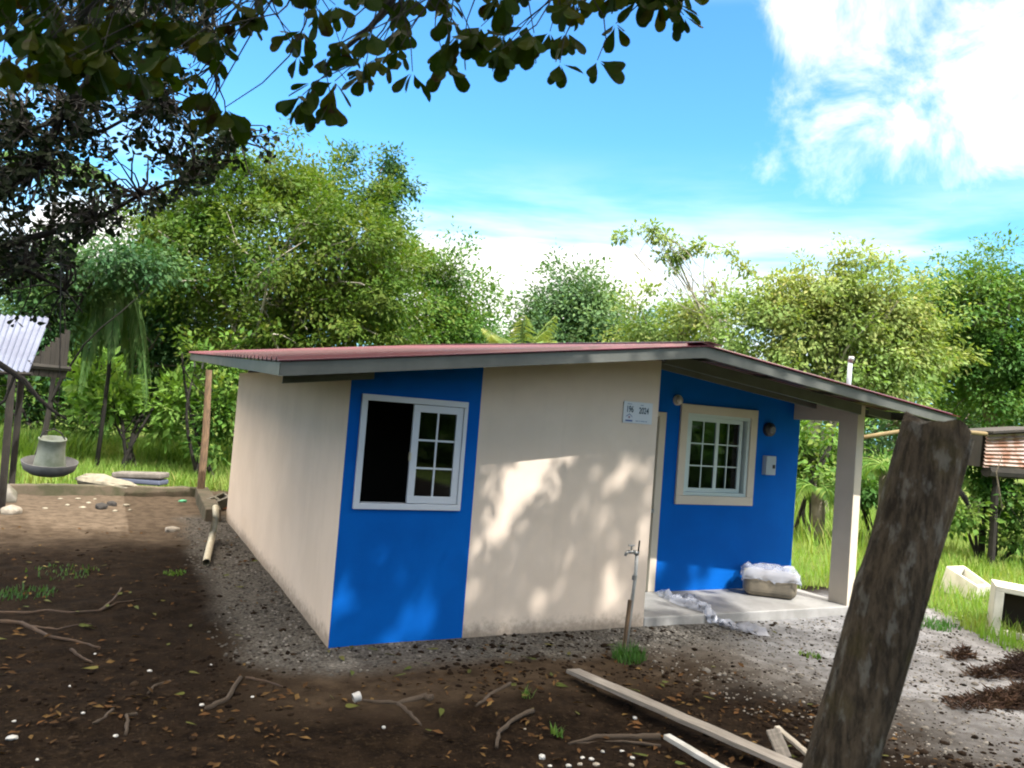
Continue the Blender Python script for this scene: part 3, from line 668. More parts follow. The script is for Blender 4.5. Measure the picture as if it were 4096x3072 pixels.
# plastic sheet spilling over the slab edge
rc = random.Random(5)
pA = GR(2715, 2385, SL+.03); pB = GR(2790, 2490, .03); pC = GR(3010, 2520, .02)
def sheet(u, v):
    a = pA*(1-u)**2+2*pB*u*(1-u)+pC*u*u
    w = .62*(1-.35*u)*(v-.5)
    dirn = np.array([-.35, .9, 0])
    q = a+dirn*w
    base = SL if q[1] > -.012 else float(ground_h(q[0], q[1]))
    z = base+.012+rc.uniform(0, .10)*(1-abs(2*v-1)**3)
    return (q[0]+rc.uniform(-.02, .02), q[1]+rc.uniform(-.02, .02), z)
tag(crumple(26, 12, sheet).build('plastic_sheet', M['film'], smooth=True), 'crumpled clear plastic sheet draped over the front edge of the porch', 'plastic sheet')

# ------------------------------------------------------------------ water tap on its standpipe
base = GR(2502, 2590); TB = np.array([base[0], base[1], 0.0]); yT = float(TB[1])
tp = lambda u, v: PL(u, v, 1, yT)
tap = thing('water_tap', 'garden tap on a thin leaning standpipe in front of the beige wall', 'tap', TB)
a, b_, c_ = tp(2502, 2600), tp(2541, 2310), tp(2547, 2222)
MB().tube([a, b_, c_], .016, 10).build('standpipe', M['pvc'], tap, smooth=True)
MB().tube([tp(2497, 2590), tp(2520, 2400)], .019, 8).build('wooden_stake', M['brownpost'], tap)
MB().tube([tp(2549, 2225)+np.array([.012, .01, 0]), tp(2557, 2163)+np.array([.012, .01, 0])], .008, 8).build('steel_rod', M['dark'], tap)
e = tp(2536, 2208); s_ = tp(2512, 2208)
m = MB(); m.tube([tp(2550, 2215), e], [.024, .018], 10); m.tube([e, s_], [.018, .016], 10); m.tube([s_, s_+np.array([-.018, 0, -.008]), s_+np.array([-.026, 0, -.035])], [.016, .015, .012], 10)
fau = m.build('faucet', M['steel'], tap, smooth=True)
k_ = tp(2526, 2182); m = MB(); m.tube([tp(2526, 2208), k_], .008, 8); m.tube([k_+np.array([-.032, 0, 0]), k_+np.array([.032, 0, 0])], .007, 8); m.build('handle', M['steel'], fau)
m = MB(); cc = tp(2537, 2310); m.tube([cc+np.array([0, 0, -.02]), cc+np.array([0, 0, .02])], .021, 10); m.build('coupling', M['steel'], tap)

# ------------------------------------------------------------------ bent conduit, kerb, posts and rubble behind left
pts = [GR(825, 2250, .03), GR(838, 2190, .05), GR(852, 2130, .10), PL(864, 2070, 0, -.42), PL(862, 2030, 0, -.36)]
pts = [np.array(p) for p in pts]
tag(MB().tube(pts, .042, 12, cap=False).build('drain_pipe', M['cond'], smooth=True), 'pale bent plastic drain pipe lying by the left wall of the house', 'pipe')
kl, kr = GR(30, 1975), GR(790, 1985)
kd = unit(kr-kl)
def kerb(a, b2, w, h, name, label, segs=10):
    a = np.array(a); b2 = np.array(b2); d = unit(b2-a); s_ = np.array([-d[1], d[0], 0]); V_, F_ = [], []
    for i in range(segs+1):
        p = a+(b2-a)*i/segs; hh = h+random.uniform(-.015, .015); ww = w/2+random.uniform(-.012, .012)
        V_ += [tuple(p-s_*ww+np.array([0, 0, -.05])), tuple(p+s_*ww+np.array([0, 0, -.05])), tuple(p+s_*ww*.9+np.array([0, 0, hh])), tuple(p-s_*ww*.9+np.array([0, 0, hh]))]
    for i in range(segs):
        for k in range(4): F_.append((4*i+k, 4*i+(k+1) % 4, 4*i+4+(k+1) % 4, 4*i+4+k))
    F_.append((0, 3, 2, 1)); n_ = 4*segs; F_.append((n_, n_+1, n_+2, n_+3))
    q = MB(); q.add(V_, F_); o = q.build(name, M['kerb'], bevel=.02); return tag(o, label, 'kerb')
kerb(kl, kr, .22, .17, 'concrete_kerb', 'low mossy concrete kerb along the grass behind the yard', 22)
k2 = GR(850, 2085); kerb(kr+np.array([.05, -.15, 0]), k2, .26, .20, 'concrete_kerb', 'short dark kerb running from the wooden post towards the house wall', 6)
pbse = GR(800, 1985, .05); ptop = P3(836, 1480, float(np.dot(pbse-CAM, CF)))
tag(MB().tube([pbse+np.array([0, 0, -.15]), (pbse+ptop)/2+np.array([.02, 0, 0]), ptop], [.068, .062, .056], 10, jitter=.06).build('wooden_post', M['brownpost']), 'brown wooden post rising from the kerb near the back corner of the house', 'post')
# broken hollow block and red brick at the corner
blk = GR(862, 2040); bd = float(np.dot(blk-CAM, CF))
q = thing('concrete_block', 'broken grey hollow block tilted against the kerb beside the house', 'block', blk, rot=(math.radians(25), math.radians(-18), math.radians(30)))
m = MB(); m.box(-.2, .2, -.08, -.05, 0, .2).box(-.2, .2, .05, .08, 0, .2).box(-.2, -.165, -.05, .05, 0, .2).box(.165, .2, -.05, .05, 0, .2).box(-.02, .02, -.05, .05, 0, .2)
o = m.build('block_shell', M['concrete']); o.parent = q; o.location = (0, 0, .05)
o = MB().box(-.19, .19, -.045, .045, -.008, -.001).build('mortar', M['concrete']); o.parent = q; o.location = (0, 0, .05)
p = GR(893, 2035); o = MB().box(-.10, .10, -.06, .06, 0, .12).build('clay_brick', M['brick'], bevel=.01); o.location = p; o.rotation_euler = (0, .1, .5); tag(o, 'orange clay brick on the ground against the left house wall', 'brick')
# stones of the paler ground at the kerb corner
def rock(name, u, v, size, label, m_, flat=.6, cat='stone', z=0):
    p = GR(u, v, z); v_ = IV*np.array([size, size*random.uniform(.7, 1.1), size*flat])*np.array([[random.uniform(.8, 1.15)] for _ in IV])
    q = MB(); q.add(v_, [tuple(f_) for f_ in IF]); o = q.build(name, m_, bevel=size*.12); o.location = (p[0], p[1], p[2]+size*flat*.35+float(ground_h(p[0], p[1]))); o.rotation_euler = (0, 0, random.uniform(0, 6)); return tag(o, label, cat)
rock('stone', 690, 2115, .11, 'pale flat stone at the edge of the gravel left of the house', M['palewood'])
rock('stone', 20, 2010, .22, 'grey concrete lump beside the shed post at the left edge', M['concrete'], .9)
rock('stone', 45, 2055, .17, 'pale broken lump at the foot of the shed posts', M['palewood'], .6)
rock('charred_lump', 405, 2035, .14, 'blackened lump of burnt rubbish on the brown clay', M['char'], .5, 'rubbish')
rock('charred_lump', 448, 2022, .10, 'small black burnt scrap beside the larger burnt lump', M['char'], .7, 'rubbish')
rock('plastic_scrap', 730, 2008, .09, 'green plastic scrap lying by the kerb near the wooden post', M['greenbit'], .4, 'rubbish')
ORD = ['first', 'second', 'third', 'fourth', 'fifth', 'sixth', 'seventh', 'eighth', 'ninth', 'tenth', 'eleventh', 'twelfth']
for i, (u, v, s_) in enumerate(sorted(((240, 2000, .05), (270, 2022, .06), (310, 2003, .05), (330, 2030, .06), (355, 2012, .05), (505, 2018, .07), (520, 2035, .05), (460, 2045, .05), (180, 2035, .05), (380, 2000, .04)))):
    o = rock('rubbish_scrap', u, v, s_, 'small pale scrap on the bare clay, '+ORD[i]+' from the left', M['sack'], .4, 'rubbish'); o['group'] = 'pale scraps on the clay by the kerb'
# sack and carton on the kerb
sp_ = GR(430, 1952, .10)
v_ = IV*np.array([.52, .22, .12])
bm = bmesh.new(); bmesh.ops.create_icosphere(bm, subdivisions=3, radius=1.0)
for w in bm.verts:
    c0 = w.co.copy(); k = 1+.12*float(vnoise(c0.x*3+5, c0.y*3+c0.z*4))
    w.co = Vector((c0.x*.55*k, c0.y*.24*k, c0.z*.13*k*(1.2 if c0.x < 0 else .8)))
me = bpy.data.meshes.new('feed_sack'); bm.to_mesh(me); bm.free(); me.materials.append(M['sack'])
o = bpy.data.objects.new('feed_sack', me); COL.objects.link(o); o.location = (sp_[0], sp_[1], .19); o.rotation_euler = (0, .06, -YAW+.05); tag(o, 'dirty cream sack slumped over the concrete kerb', 'sack')
q = thing('cement_bag', 'flat greyish bag with blue side lying on the kerb edge by the grass', 'bag', tuple(GR(535, 1948, .10)), rot=(0, 0, -YAW))
o = MB().box(-.48, .50, -.2, .2, .0, .10).build('bag_side', M['bagblue'], bevel=.03); o.parent = q; o.location = (0, .15, .06)
o = MB().box(-.44, .49, -.21, .19, .102, .21).build('bag_top', M['bagtop'], bevel=.03); o.parent = q; o.location = (.03, .15, .06); o.rotation_euler = (0, -.05, 0)

# ------------------------------------------------------------------ lean-to shed at the left edge
shed = thing('lean_to_shed', 'lean-to shed with pale corrugated tin roof on thin posts', 'shed', GR(40, 1960))
d0, d1 = 11.6, 13.6
A = P3(-260, 1470, d0); B = P3(115, 1488, d0); C_ = P3(200, 1270, d1); Dd = P3(-200, 1250, d1)
def corr(A, B, C_, Dd, n, amp, th=.006):
    nrm = unit(np.cross(B-A, Dd-A)); V_ = []; F_ = []
    for k in range(n*4+1):
        s_ = k/(n*4); off = nrm*amp*math.sin(2*math.pi*k/4)
        V_ += [A+(B-A)*s_+off, Dd+(C_-Dd)*s_+off, A+(B-A)*s_+off-nrm*th, Dd+(C_-Dd)*s_+off-nrm*th]
    for k in range(n*4):
        i = 4*k; F_ += [(i, i+4, i+5, i+1), (i+2, i+3, i+7, i+6), (i, i+2, i+6, i+4), (i+1, i+5, i+7, i+3)]
    F_ += [(0, 1, 3, 2), (4*n*4, 4*n*4+2, 4*n*4+3, 4*n*4+1)]
    q = MB(); q.add(V_, F_); return q
corr(A, B, C_, Dd, 16, .02).build('tin_roof', M['tin'], shed)
# brown boards closing the end under the roof
def board_wall(p0, p1, z0f, z1f, n, m_, par, name='board'):
    p0 = np.array(p0); p1 = np.array(p1); d = unit(p1-p0); nn = np.array([-d[1], d[0], 0])
    for k in range(n):
        a = p0+(p1-p0)*(k+.04)/n; c2 = p0+(p1-p0)*(k+.96)/n; w = nn*(.012+random.uniform(0, .008)); za, zb = z0f((k+.5)/n), z1f((k+.5)/n)
        q = MB(); q.hexa([(*(a-w)[:2], za), (*(c2-w)[:2], za), (*(c2+w)[:2], za), (*(a+w)[:2], za), (*(a-w)[:2], zb), (*(c2-w)[:2], zb), (*(c2+w)[:2], zb), (*(a+w)[:2], zb)]); q.build(name, m_, par)
e0 = P3(115, 1430, d0+.3); e1 = P3(268, 1430, d1+.4)
board_wall(e0, e1, lambda s_: 2.02-.0*s_, lambda s_: 2.20+.72*s_, 8, M['tindark'], shed)
MB().tube([P3(120, 1462, d0+.3), P3(275, 1475, d1+.4)], .05, 6).build('rail', M['darkbark'], shed)
for (u0, v0, u1, v1) in ((5, 2045, 48, 1500), (45, 1955, 90, 1470), (-120, 2020, -80, 1500)):
    g_ = GR(u0, v0); dd_ = float(np.dot(g_-CAM, CF)); tpt = P3(u1, v1, dd_)
    MB().tube([g_+np.array([0, 0, -.1]), (g_+tpt)/2, tpt], .052, 8, jitter=.05).build('post', M['darkbark'], shed)
MB().tube([P3(-200, 1480, d0-.02), P3(130, 1497, d0-.02)], .03, 6).build('rail', M['darkbark'], shed)

# ------------------------------------------------------------------ hanging feeder
fd = 6.9; fc = P3(196, 1880, fd)
fe = thing('poultry_feeder', 'grey hanging poultry feeder with a wide round tray', 'feeder', tuple(fc))
o = MB().lathe([(.001, -.03), (.15, -.025), (.200, .010), (.222, .080), (.215, .084), (.190, .022), (.14, -.008), (.001, -.008)], n=40).build('tray', M['feederdark'], smooth=True); o.parent = fe
o = MB().lathe([(.001, .0), (.128, .0), (.124, .05), (.108, .16), (.104, .27), (.110, .273), (.110, .285), (.10, .285), (.092, .25), (.001, .25)], n=32).build('hopper', M['feeder'], smooth=True); o.parent = fe
for k in range(6):
    a = k*math.pi/3+.2; o = MB().tube([(.13*math.cos(a), .13*math.sin(a), -.002), (.197*math.cos(a), .197*math.sin(a), .028)], .007, 6).build('spoke', M['feederdark']); o.parent = fe
o = MB().tube([(.10, 0, .28), (.06, 0, .34), (0, 0, .37), (-.06, 0, .34), (-.10, 0, .28)], .006, 6).build('bail_handle', M['dark']); o.parent = fe
top = P3(232, 1000, fd) - fc
o = MB().tube([(0, 0, .37), (.01, 0, .7), tuple(top)], .004, 5).build('hanging_wire', M['dark']); o.parent = fe
fe.rotation_euler = (math.radians(9), math.radians(3), math.radians(-10))

# ------------------------------------------------------------------ fence post in the foreground
pd_ = 2.05
def slab_post():
    n = 40; ring = 48; V_ = []; F_ = []; axis_pts = []
    for i in range(n+1):
        s_ = i/n; u = 3322+(3768-3322)*s_; v = 3230+(1690-3230)*s_
        axis_pts.append(P3(u, v, pd_))
    ax_ = unit(axis_pts[-1]-axis_pts[0]); sd = unit(CR-ax_*np.dot(CR, ax_)); bk = np.cross(ax_, sd)
    axis_pts = [axis_pts[0]-ax_*(axis_pts[0][2]+.25)/ax_[2]]+axis_pts
    rp = random.Random(11); prof = [rp.uniform(.97, 1.03) for _ in range(ring)]
    for g_ in (0, 3, 5, 44, 46, 41, 9, 33, 36, 28): prof[g_] -= rp.uniform(.05, .11)          # drying cracks along the grain
    chip = [rp.uniform(-.008, .008) for _ in range(ring)]
    for i, p in enumerate(axis_pts):
        s_ = max(0, (i-1)/n)
        for k in range(ring):
            a = 2*math.pi*k/ring; ca = math.cos(a)
            rx = .094*ca; ry = .082*math.sin(a)
            if ca > .35: rx = .094*(.35+(ca-.35)*.80)                                          # the split face on the right
            wv_ = float(vnoise(k*.35, s_*9, 1.0))*.035+float(vnoise(k*.9+7, s_*26, 1.0))*.016
            hump = .10*math.exp(-((s_-.80)/.035)**2-((a-.1 if a < 3 else a-6.38)/.5)**2)+.07*math.exp(-((s_-.55)/.03)**2-((a-3.3)/.6)**2)
            rad = prof[k]+wv_+hump
            q = p+sd*rx*rad+bk*ry*rad
            if i == len(axis_pts)-1: q = q-ax_*(.006+.034*max(0, ca))+ax_*.020*float(vnoise(k*.28, 3.0, 1.0))
            V_.append(q)
    m_ = len(axis_pts)
    for i in range(m_-1):
        for k in range(ring): F_.append((i*ring+k, i*ring+(k+1) % ring, (i+1)*ring+(k+1) % ring, (i+1)*ring+k))
    c0 = len(V_); V_.append(axis_pts[-1]-ax_*.018)
    for k in range(ring): F_.append(((m_-1)*ring+k, (m_-1)*ring+(k+1) % ring, c0))
    q = MB(); q.add(V_, F_); return q
pm = bpy.data.materials.new('post_bark'); pm.use_nodes = True; t = NT(pm.node_tree); b = t.n['Principled BSDF']; b.inputs['Roughness'].default_value = .95; b.inputs['Specular IOR Level'].default_value = .15
g_ = t.new('ShaderNodeNewGeometry').outputs['Position']
rot_ = t.new('ShaderNodeMapping'); t.link(g_, rot_.inputs[0]); rot_.inputs['Rotation'].default_value = (0, math.radians(-12), 0); rot_.inputs['Scale'].default_value = (1, 1, .24)
gr_ = t.noise(rot_.outputs[0], 55, 7, .72); li = t.noise(g_, 13, 5, .6); mo = t.noise(g_, 6, 3, .5)
rot2 = t.new('ShaderNodeMapping'); t.link(g_, rot2.inputs[0]); rot2.inputs['Rotation'].default_value = (0, math.radians(-12), 0); rot2.inputs['Scale'].default_value = (1, 1, .4)
li2 = t.noise(rot2.outputs[0], 26, 6, .66)
c = t.mix(t.ramp(gr_, .35, .68), (.017, .0135, .0095), (.064, .050, .034))
c = t.mix(t.math('MULTIPLY', t.ramp(mo, .5, .68), .5), c, (.052, .044, .014))
c = t.mix(t.math('MULTIPLY', t.ramp(li2, .53, .66), .62), c, (.115, .112, .098))
t.link(c, b.inputs['Base Color']); t.link(t.bump(t.math('ADD', gr_, t.math('MULTIPLY', li, .6)), .9, .012), b.inputs['Normal'])
fp = slab_post().build('fence_post', pm, smooth=True)
tag(fp, 'thick weathered wooden fence post leaning right in the foreground', 'post')
kn = P3(3800, 1985, pd_-.02)
o = MB().tube([kn, P3(3838, 1965, pd_-.03), P3(3858, 1992, pd_-.03), P3(3872, 2020, pd_-.03)], [.014, .012, .008, .005], 8, jitter=.15).build('branch_stub', M['darkbark'], fp)

# ------------------------------------------------------------------ planks, sticks, roots and litter in the foreground
def plank(a, b2, w, th, m_, name, label, cat, lift=0.0, roll=0.0):
    a = np.array(a, float); b2 = np.array(b2, float); L = float(np.linalg.norm(b2-a)); d = unit(b2-a)
    n_ = 14; q = MB(); V_ = []; F_ = []
    for i in range(n_+1):
        s_ = i/n_; ww = w/2*(1+random.uniform(-.04, .04)); zz_ = random.uniform(-.002, .002)
        V_ += [(s_*L, -ww, -th/2+zz_), (s_*L, ww, -th/2+zz_), (s_*L, ww*.98, th/2+zz_), (s_*L, -ww*.98, th/2+zz_)]
    for i in range(n_):
        for k in range(4): F_.append((4*i+k, 4*i+(k+1) % 4, 4*i+4+(k+1) % 4, 4*i+4+k))
    F_ += [(0, 3, 2, 1), (4*n_, 4*n_+1, 4*n_+2, 4*n_+3)]
    q.add(V_, F_); o = q.build(name, m_, bevel=.004)
    yaw = math.atan2(d[1], d[0]); pit = -math.asin(d[2]); o.rotation_euler = Euler((roll, pit, yaw)); o.location = tuple(a+np.array([0, 0, th/2+lift])); return tag(o, label, cat)
pa = GR(2290, 2690, .07); pb = GR(3330, 3130, .07); pb[2] = .05
plank(pa, pb, .145, .03, M['plank'], 'wooden_plank', 'long grey weathered plank lying on the soil towards the fence post', 'plank', roll=math.radians(-6))
plank(GR(2665, 2955, .03), GR(2930, 3110, .03), .05, .03, M['pvc'], 'white_batten', 'white painted batten lying below the long plank', 'batten')
plank(GR(3090, 2925, .13), GR(3140, 3040, .03), .085, .02, M['plank'], 'board_offcut', 'short grey board end propped beside the long plank', 'board', roll=.3)
plank(GR(3105, 2915, .12), GR(3275, 3060, .04), .045, .02, M['palewood'], 'wooden_strip', 'narrow pale strip of wood slanting down to the fence post', 'batten')
def stick(pts, r0, r1, m_, name, label, cat='stick', lift=.004, group=None):
    P = []; n_ = len(pts)
    for i, (u, v) in enumerate(pts):
        p = GR(u, v); p[2] = float(ground_h(p[0], p[1]))+lift; P.append(p)
    # smooth a little between the given points
    Q = []
    for i in range(n_-1):
        for k in range(4):
            s_ = k/4; q_ = P[i]*(1-s_)+P[i+1]*s_; q_ = q_+np.array([random.uniform(-.006, .006), random.uniform(-.006, .006), 0]); Q.append(q_)
    Q.append(P[-1]); R_ = [r0+(r1-r0)*i/(len(Q)-1) for i in range(len(Q))]
    R_ = [r*random.uniform(.85, 1.12) for r in R_]
    return tag(MB().tube(Q, R_, 8, jitter=.12).build(name, m_, smooth=True), label, cat, group)
stick([(2272, 2962), (2380, 2945), (2520, 2938), (2640, 2945)], .010, .026, M['stick'], 'dead_branch', 'barkless pale branch lying below the long plank')
stick([(2645, 2975), (2500, 2965), (2300, 2958)], .012, .006, M['stick'], 'dead_branch', 'thin twig alongside the pale branch below the plank')
stick([(1982, 2985), (1995, 2935), (2050, 2890), (2132, 2862)], .010, .016, M['stick'], 'curved_stick', 'curved brown stick standing out of the leaf litter', lift=.02)
stick([(1905, 2830), (1960, 2790), (2040, 2745)], .008, .014, M['stick'], 'dead_branch', 'brown twig in the litter above the curved stick')
stick([(1455, 2800), (1590, 2818), (1700, 2790), (1728, 2800)], .010, .030, M['stick'], 'dead_branch', 'forked pale driftwood piece beside the white pipe cap')
stick([(1590, 2815), (1640, 2850), (1685, 2890)], .020, .008, M['stick'], 'dead_branch', 'short broken limb under the forked driftwood piece')
stick([(960, 2710), (905, 2800), (825, 2830)], .014, .022, M['stick'], 'dead_branch', 'pale crooked branch at the edge of the gravel')
stick([(985, 2708), (1060, 2720), (1130, 2750)], .012, .006, M['root'], 'dead_branch', 'brown twig running from the crooked branch under the house corner')
stick([(588, 2785), (620, 2745), (680, 2725)], .008, .010, M['stick'], 'dead_branch', 'small twig on the dark soil left of the crooked branch')
stick([(375, 2905), (420, 2880), (450, 2850)], .008, .010, M['stick'], 'dead_branch', 'short twig near the bottom left of the yard')
stick([(505, 2940), (510, 2870), (545, 2860)], .010, .012, M['stick'], 'dead_branch', 'small bent twig beside the white scrap in the litter')
stick([(-30, 2462), (110, 2462), (190, 2450), (290, 2455), (400, 2440), (455, 2395), (485, 2352)], .020, .010, M['root'], 'tree_root', 'upper brown surface root crossing the dark soil at left', 'root')
stick([(400, 2440), (470, 2410), (560, 2395)], .012, .006, M['root'], 'tree_root', 'side root branching from the upper surface root', 'root')
stick([(-30, 2500), (80, 2505), (150, 2530), (190, 2560), (300, 2575), (400, 2595)], .022, .008, M['root'], 'tree_root', 'lower brown surface root bending down at left', 'root')
stick([(110, 2515), (230, 2525), (300, 2512), (365, 2505)], .014, .007, M['root'], 'tree_root', 'middle surface root forking from the lower one', 'root')
stick([(280, 2610), (330, 2630), (370, 2645)], .012, .007, M['root'], 'tree_root', 'short root stub below the surface roots', 'root')
# white bits
def bit(u, v, s_, label, name='plastic_scrap', m_='pvc', flat=.5, group=None):
    o = rock(name, u, v, s_, label, M[m_], flat, 'scrap');
    if group: o['group'] = group
    return o
cp = GR(1412, 2795, .04)
q = MB().lathe([(.033, 0), (.036, .004), (.036, .05), (.030, .055), (.001, .056)], n=18).lathe([(.033, 0), (.030, .002), (.030, .048), (.001, .048)], n=18, mi=1).build('pipe_cap', [M['pvc'], M['concrete']], smooth=True)
q.location = (cp[0], cp[1], .042); q.scale = (.85, .85, .95); q.rotation_euler = Vector(CR*.80+CF*.45+np.array([0, 0, .18])).to_track_quat('Z', 'Y').to_euler(); tag(q, 'white plastic pipe cap lying open end to the left on the soil', 'pipe cap')
bit(45, 2970, .035, 'large white scrap at the bottom left corner of the yard', flat=.4)
bit(600, 2672, .022, 'white scrap in the litter left of the crooked branch')
bit(808, 2815, .020, 'small white scrap at the end of the crooked branch')
bit(1535, 2908, .022, 'white shell like scrap below the driftwood piece')
bit(463, 2940, .022, 'white scrap beside the bent twig')
bit(2170, 3018, .028, 'round white stone in the litter at the bottom centre', 'white_stone', flat=.8)
bit(2540, 2872, .018, 'small white stone just under the long plank', 'white_stone', flat=.7)
for i, (u, v, s_) in enumerate(sorted(((2200, 3058, .016), (2275, 3065, .02), (2320, 3060, .02), (2365, 3040, .022), (2385, 3065, .024), (2330, 3030, .016), (2490, 3010, .02), (2530, 3030, .018), (2525, 3060, .02), (2410, 3010, .016), (2100, 2915, .012)))):
    bit(u, v, s_, 'small white stone in the cluster at the bottom edge, '+ORD[i]+' from the left', 'white_stone', ('pvc' if i % 3 else 'palewood'), flat=.42+.05*(i % 4), group='white stones at the bottom edge')
for i, (u, v, s_) in enumerate(sorted(((280, 2750, .014), (55, 2895, .014), (150, 3032, .012), (330, 2868, .016), (845, 2650, .012), (380, 2615, .012), (1010, 2790, .014)))):
    bit(u, v, s_, 'tiny pale scrap on the dark soil at left, '+ORD[i]+' from the left', flat=.5, group='tiny pale scraps on the dark soil')

# loose ground cover -------------------------------------------------
def ground_pts(n, x0, x1, y0, y1, keep):
    p = np.stack([rng.uniform(x0, x1, n), rng.uniform(y0, y1, n)], -1); p = p[keep(p[:, 0], p[:, 1])]
    return np.concatenate([p, ground_h(p[:, 0], p[:, 1])[:, None]], 1)
def outside(x, y): return ~((x > -.02) & (x < 6.2) & (y > -.03) & (y < 6.8))
def chipmask(x, y):
    dx = np.maximum(-x, 0); dy = np.maximum(-y, 0); d = np.hypot(dx, dy)+.14*vnoise(x, y, 1.3)
    return outside(x, y) & (y < 6.9) & (x < 4.4) & (rng.random(len(x)) < np.clip(1.25-d/.62, 0, 1))
p = ground_pts(34000, -1.1, 4.4, -1.1, 6.9, chipmask)
V, F = pebbles(p, rng.uniform(.007, .021, len(p))); tag(mesh_np('gravel', V, F, M['gravel']), kind='stuff')
def dirtmask(x, y):
    d = x+.30*y+.5*fbm(x, y, 1.1, 3)
    return outside(x, y) & (rng.random(len(x)) < np.where(d < 2.6, 1, .12)) & (y < 6.5)
p = ground_pts(15000, -4.2, 5.5, -3.6, 4.5, lambda x, y: dirtmask(x, y) & (rng.random(len(x)) < np.where(y < 0, 1, .35)*np.clip(.5+1.0*fbm(x+9, y, 1.0, 3), .08, 1)))
V, F = pebbles(p, np.minimum(rng.exponential(.010, len(p))+.005, .034)); tag(mesh_np('soil_crumbs', V, F, M['clod']), kind='stuff')
p = ground_pts(11500, -4.2, 5.5, -3.6, 6.0, lambda x, y: dirtmask(x, y) & (rng.random(len(x)) < np.where(y < -.9, 1, .22)*np.clip(.55+1.1*fbm(x, y, 1.2, 3), .06, 1)))
n = len(p); a = rng.uniform(0, 6.28, n); d = np.stack([np.cos(a), np.sin(a), rng.uniform(-.15, .35, n)], -1); nr = unit(np.stack([rng.normal(0, .4, n), rng.normal(0, .4, n), np.ones(n)], -1))
L = rng.uniform(.022, .08, n); V, F = scatter(p+np.array([0, 0, .008]), d, nr, L, L*rng.uniform(.3, .55, n)); tag(mesh_np('leaf_litter', V, F, M['litter']), kind='stuff')
p = ground_pts(230, -4.2, 5, -3.6, 4.0, dirtmask); n = len(p); a = rng.uniform(0, 6.28, n); d = np.stack([np.cos(a), np.sin(a), rng.uniform(-.05, .2, n)], -1); nr = unit(np.stack([rng.normal(0, .3, n), rng.normal(0, .3, n), np.ones(n)], -1))
L = rng.uniform(.06, .12, n); V, F = scatter(p+np.array([0, 0, .014]), d, nr, L, L*.42, OVATE); tag(mesh_np('fallen_leaves', V, F, M['greenlit']), kind='stuff')
def sandmask(x, y):
    d = x+.30*y+.5*fbm(x, y, 1.1, 3); return outside(x, y) & (d > 1.8) & (y < .6)
p = ground_pts(9000, 1.8, 9, -4, .6, sandmask); V, F = pebbles(p, rng.exponential(.0045, len(p))+.003); tag(mesh_np('yard_grit', V, F, M['clod']), kind='stuff')
p = ground_pts(8000, 2.5, 9, -4, .6, sandmask); V, F = pebbles(p, rng.exponential(.0045, len(p))+.004); tag(mesh_np('yard_gravel', V, F, stones('pale_grit', (.11, .10, .085), (.18, .165, .145), (.25, .235, .21))), kind='stuff')

# grass ---------------------------------------------------------------
def grass(name, P, hmin, hmax, w=.012, m_='grass', shape=BLADE):
    n = len(P); a = rng.uniform(0, 6.28, n); lean = rng.uniform(.05, .55, n)
    d = np.stack([np.cos(a)*lean, np.sin(a)*lean, np.ones(n)], -1); nr = np.stack([np.cos(a), np.sin(a), np.zeros(n)-.2], -1)
    L = rng.uniform(hmin, hmax, n); V, F = scatter(P, d, nr, L, w*rng.uniform(.7, 1.4, n), shape)
    return tag(mesh_np(name, V, F, M[m_]), kind='stuff')
def gp(n, x0, x1, y0, y1, keep=None):
    return ground_pts(n, x0, x1, y0, y1, keep or (lambda x, y: np.ones(len(x), bool)))
dens = lambda x, y: rng.random(len(x)) < np.clip(.75+.5*fbm(x, y, .5, 3), .15, 1)
grass('lawn_grass', gp(52000, -8, 5, 10.35, 21, dens), .12, .42, .022)
grass('yard_grass', gp(46000, 6.3, 13.5, -1.6, 13, lambda x, y: dens(x, y) & ((x+.15*fbm(x, y, .9, 3) > 6.80+(y+1.2)*.62) | ((y+.3*fbm(x, y, .9, 3) > 1.25)))), .08, .30, .016)
grass('tall_grass', gp(9000, 6.6, 16, 3, 16, lambda x, y: vnoise(x, y, .6) > .1), .4, .9, .02)
grass('tall_grass', gp(22000, -8, 3, 14.5, 19, lambda x, y: rng.random(len(x)) < np.clip(.35+.9*vnoise(x, y, .5), 0, 1)), .35, .95, .022)
grass('weeds', gp(6000, -8, 3, 15, 18.5, lambda x, y: vnoise(x, y, .7) > .1), .4, .9, .07, 't_mid')
grass('straw_grass', gp(5200, -6.5, -1.2, 17.5, 20, lambda x, y: vnoise(x, y, .5) > -.2), .3, .7, .02, 'litter')
def tuft(name, u, v, n, rad, h, label, w=.008, m_='t_mid'):
    c0 = GR(u, v); r = rad*np.sqrt(rng.random(n)); a = rng.uniform(0, 6.28, n); P = np.stack([c0[0]+r*np.cos(a), c0[1]+r*np.sin(a)], -1); P = np.concatenate([P, ground_h(P[:, 0], P[:, 1])[:, None]], 1)
    o = grass(name, P, h*.45, h, w, m_); del o['kind']; return tag(o, label, 'plant')
tuft('grass_tuft', 2515, 2622, 230, .15, .14, 'green grass tuft growing at the foot of the tap')
tuft('grass_tuft', 2230, 2935, 26, .04, .10, 'tiny green sprout in the litter below the long plank', .012)
tuft('grass_tuft', 2105, 2795, 22, .04, .10, 'tiny green blades near the brown twig')
tuft('grass_tuft', 3240, 2620, 50, .10, .06, 'small weeds on the grey yard left of the fence post', .012)
tuft('grass_tuft', 80, 2370, 160, .30, .07, 'low green weeds on the dark soil at the left edge', .014, 't_dark')
tuft('grass_tuft', 250, 2290, 120, .35, .05, 'low green weeds on the dark soil behind the roots', .014, 't_dark')
tuft('grass_tuft', 700, 2290, 60, .12, .05, 'sparse weeds at the left edge of the gravel strip', .015)
tuft('grass_tuft', 3700, 2500, 260, .35, .12, 'grass fringe in front of the white planter', .014)

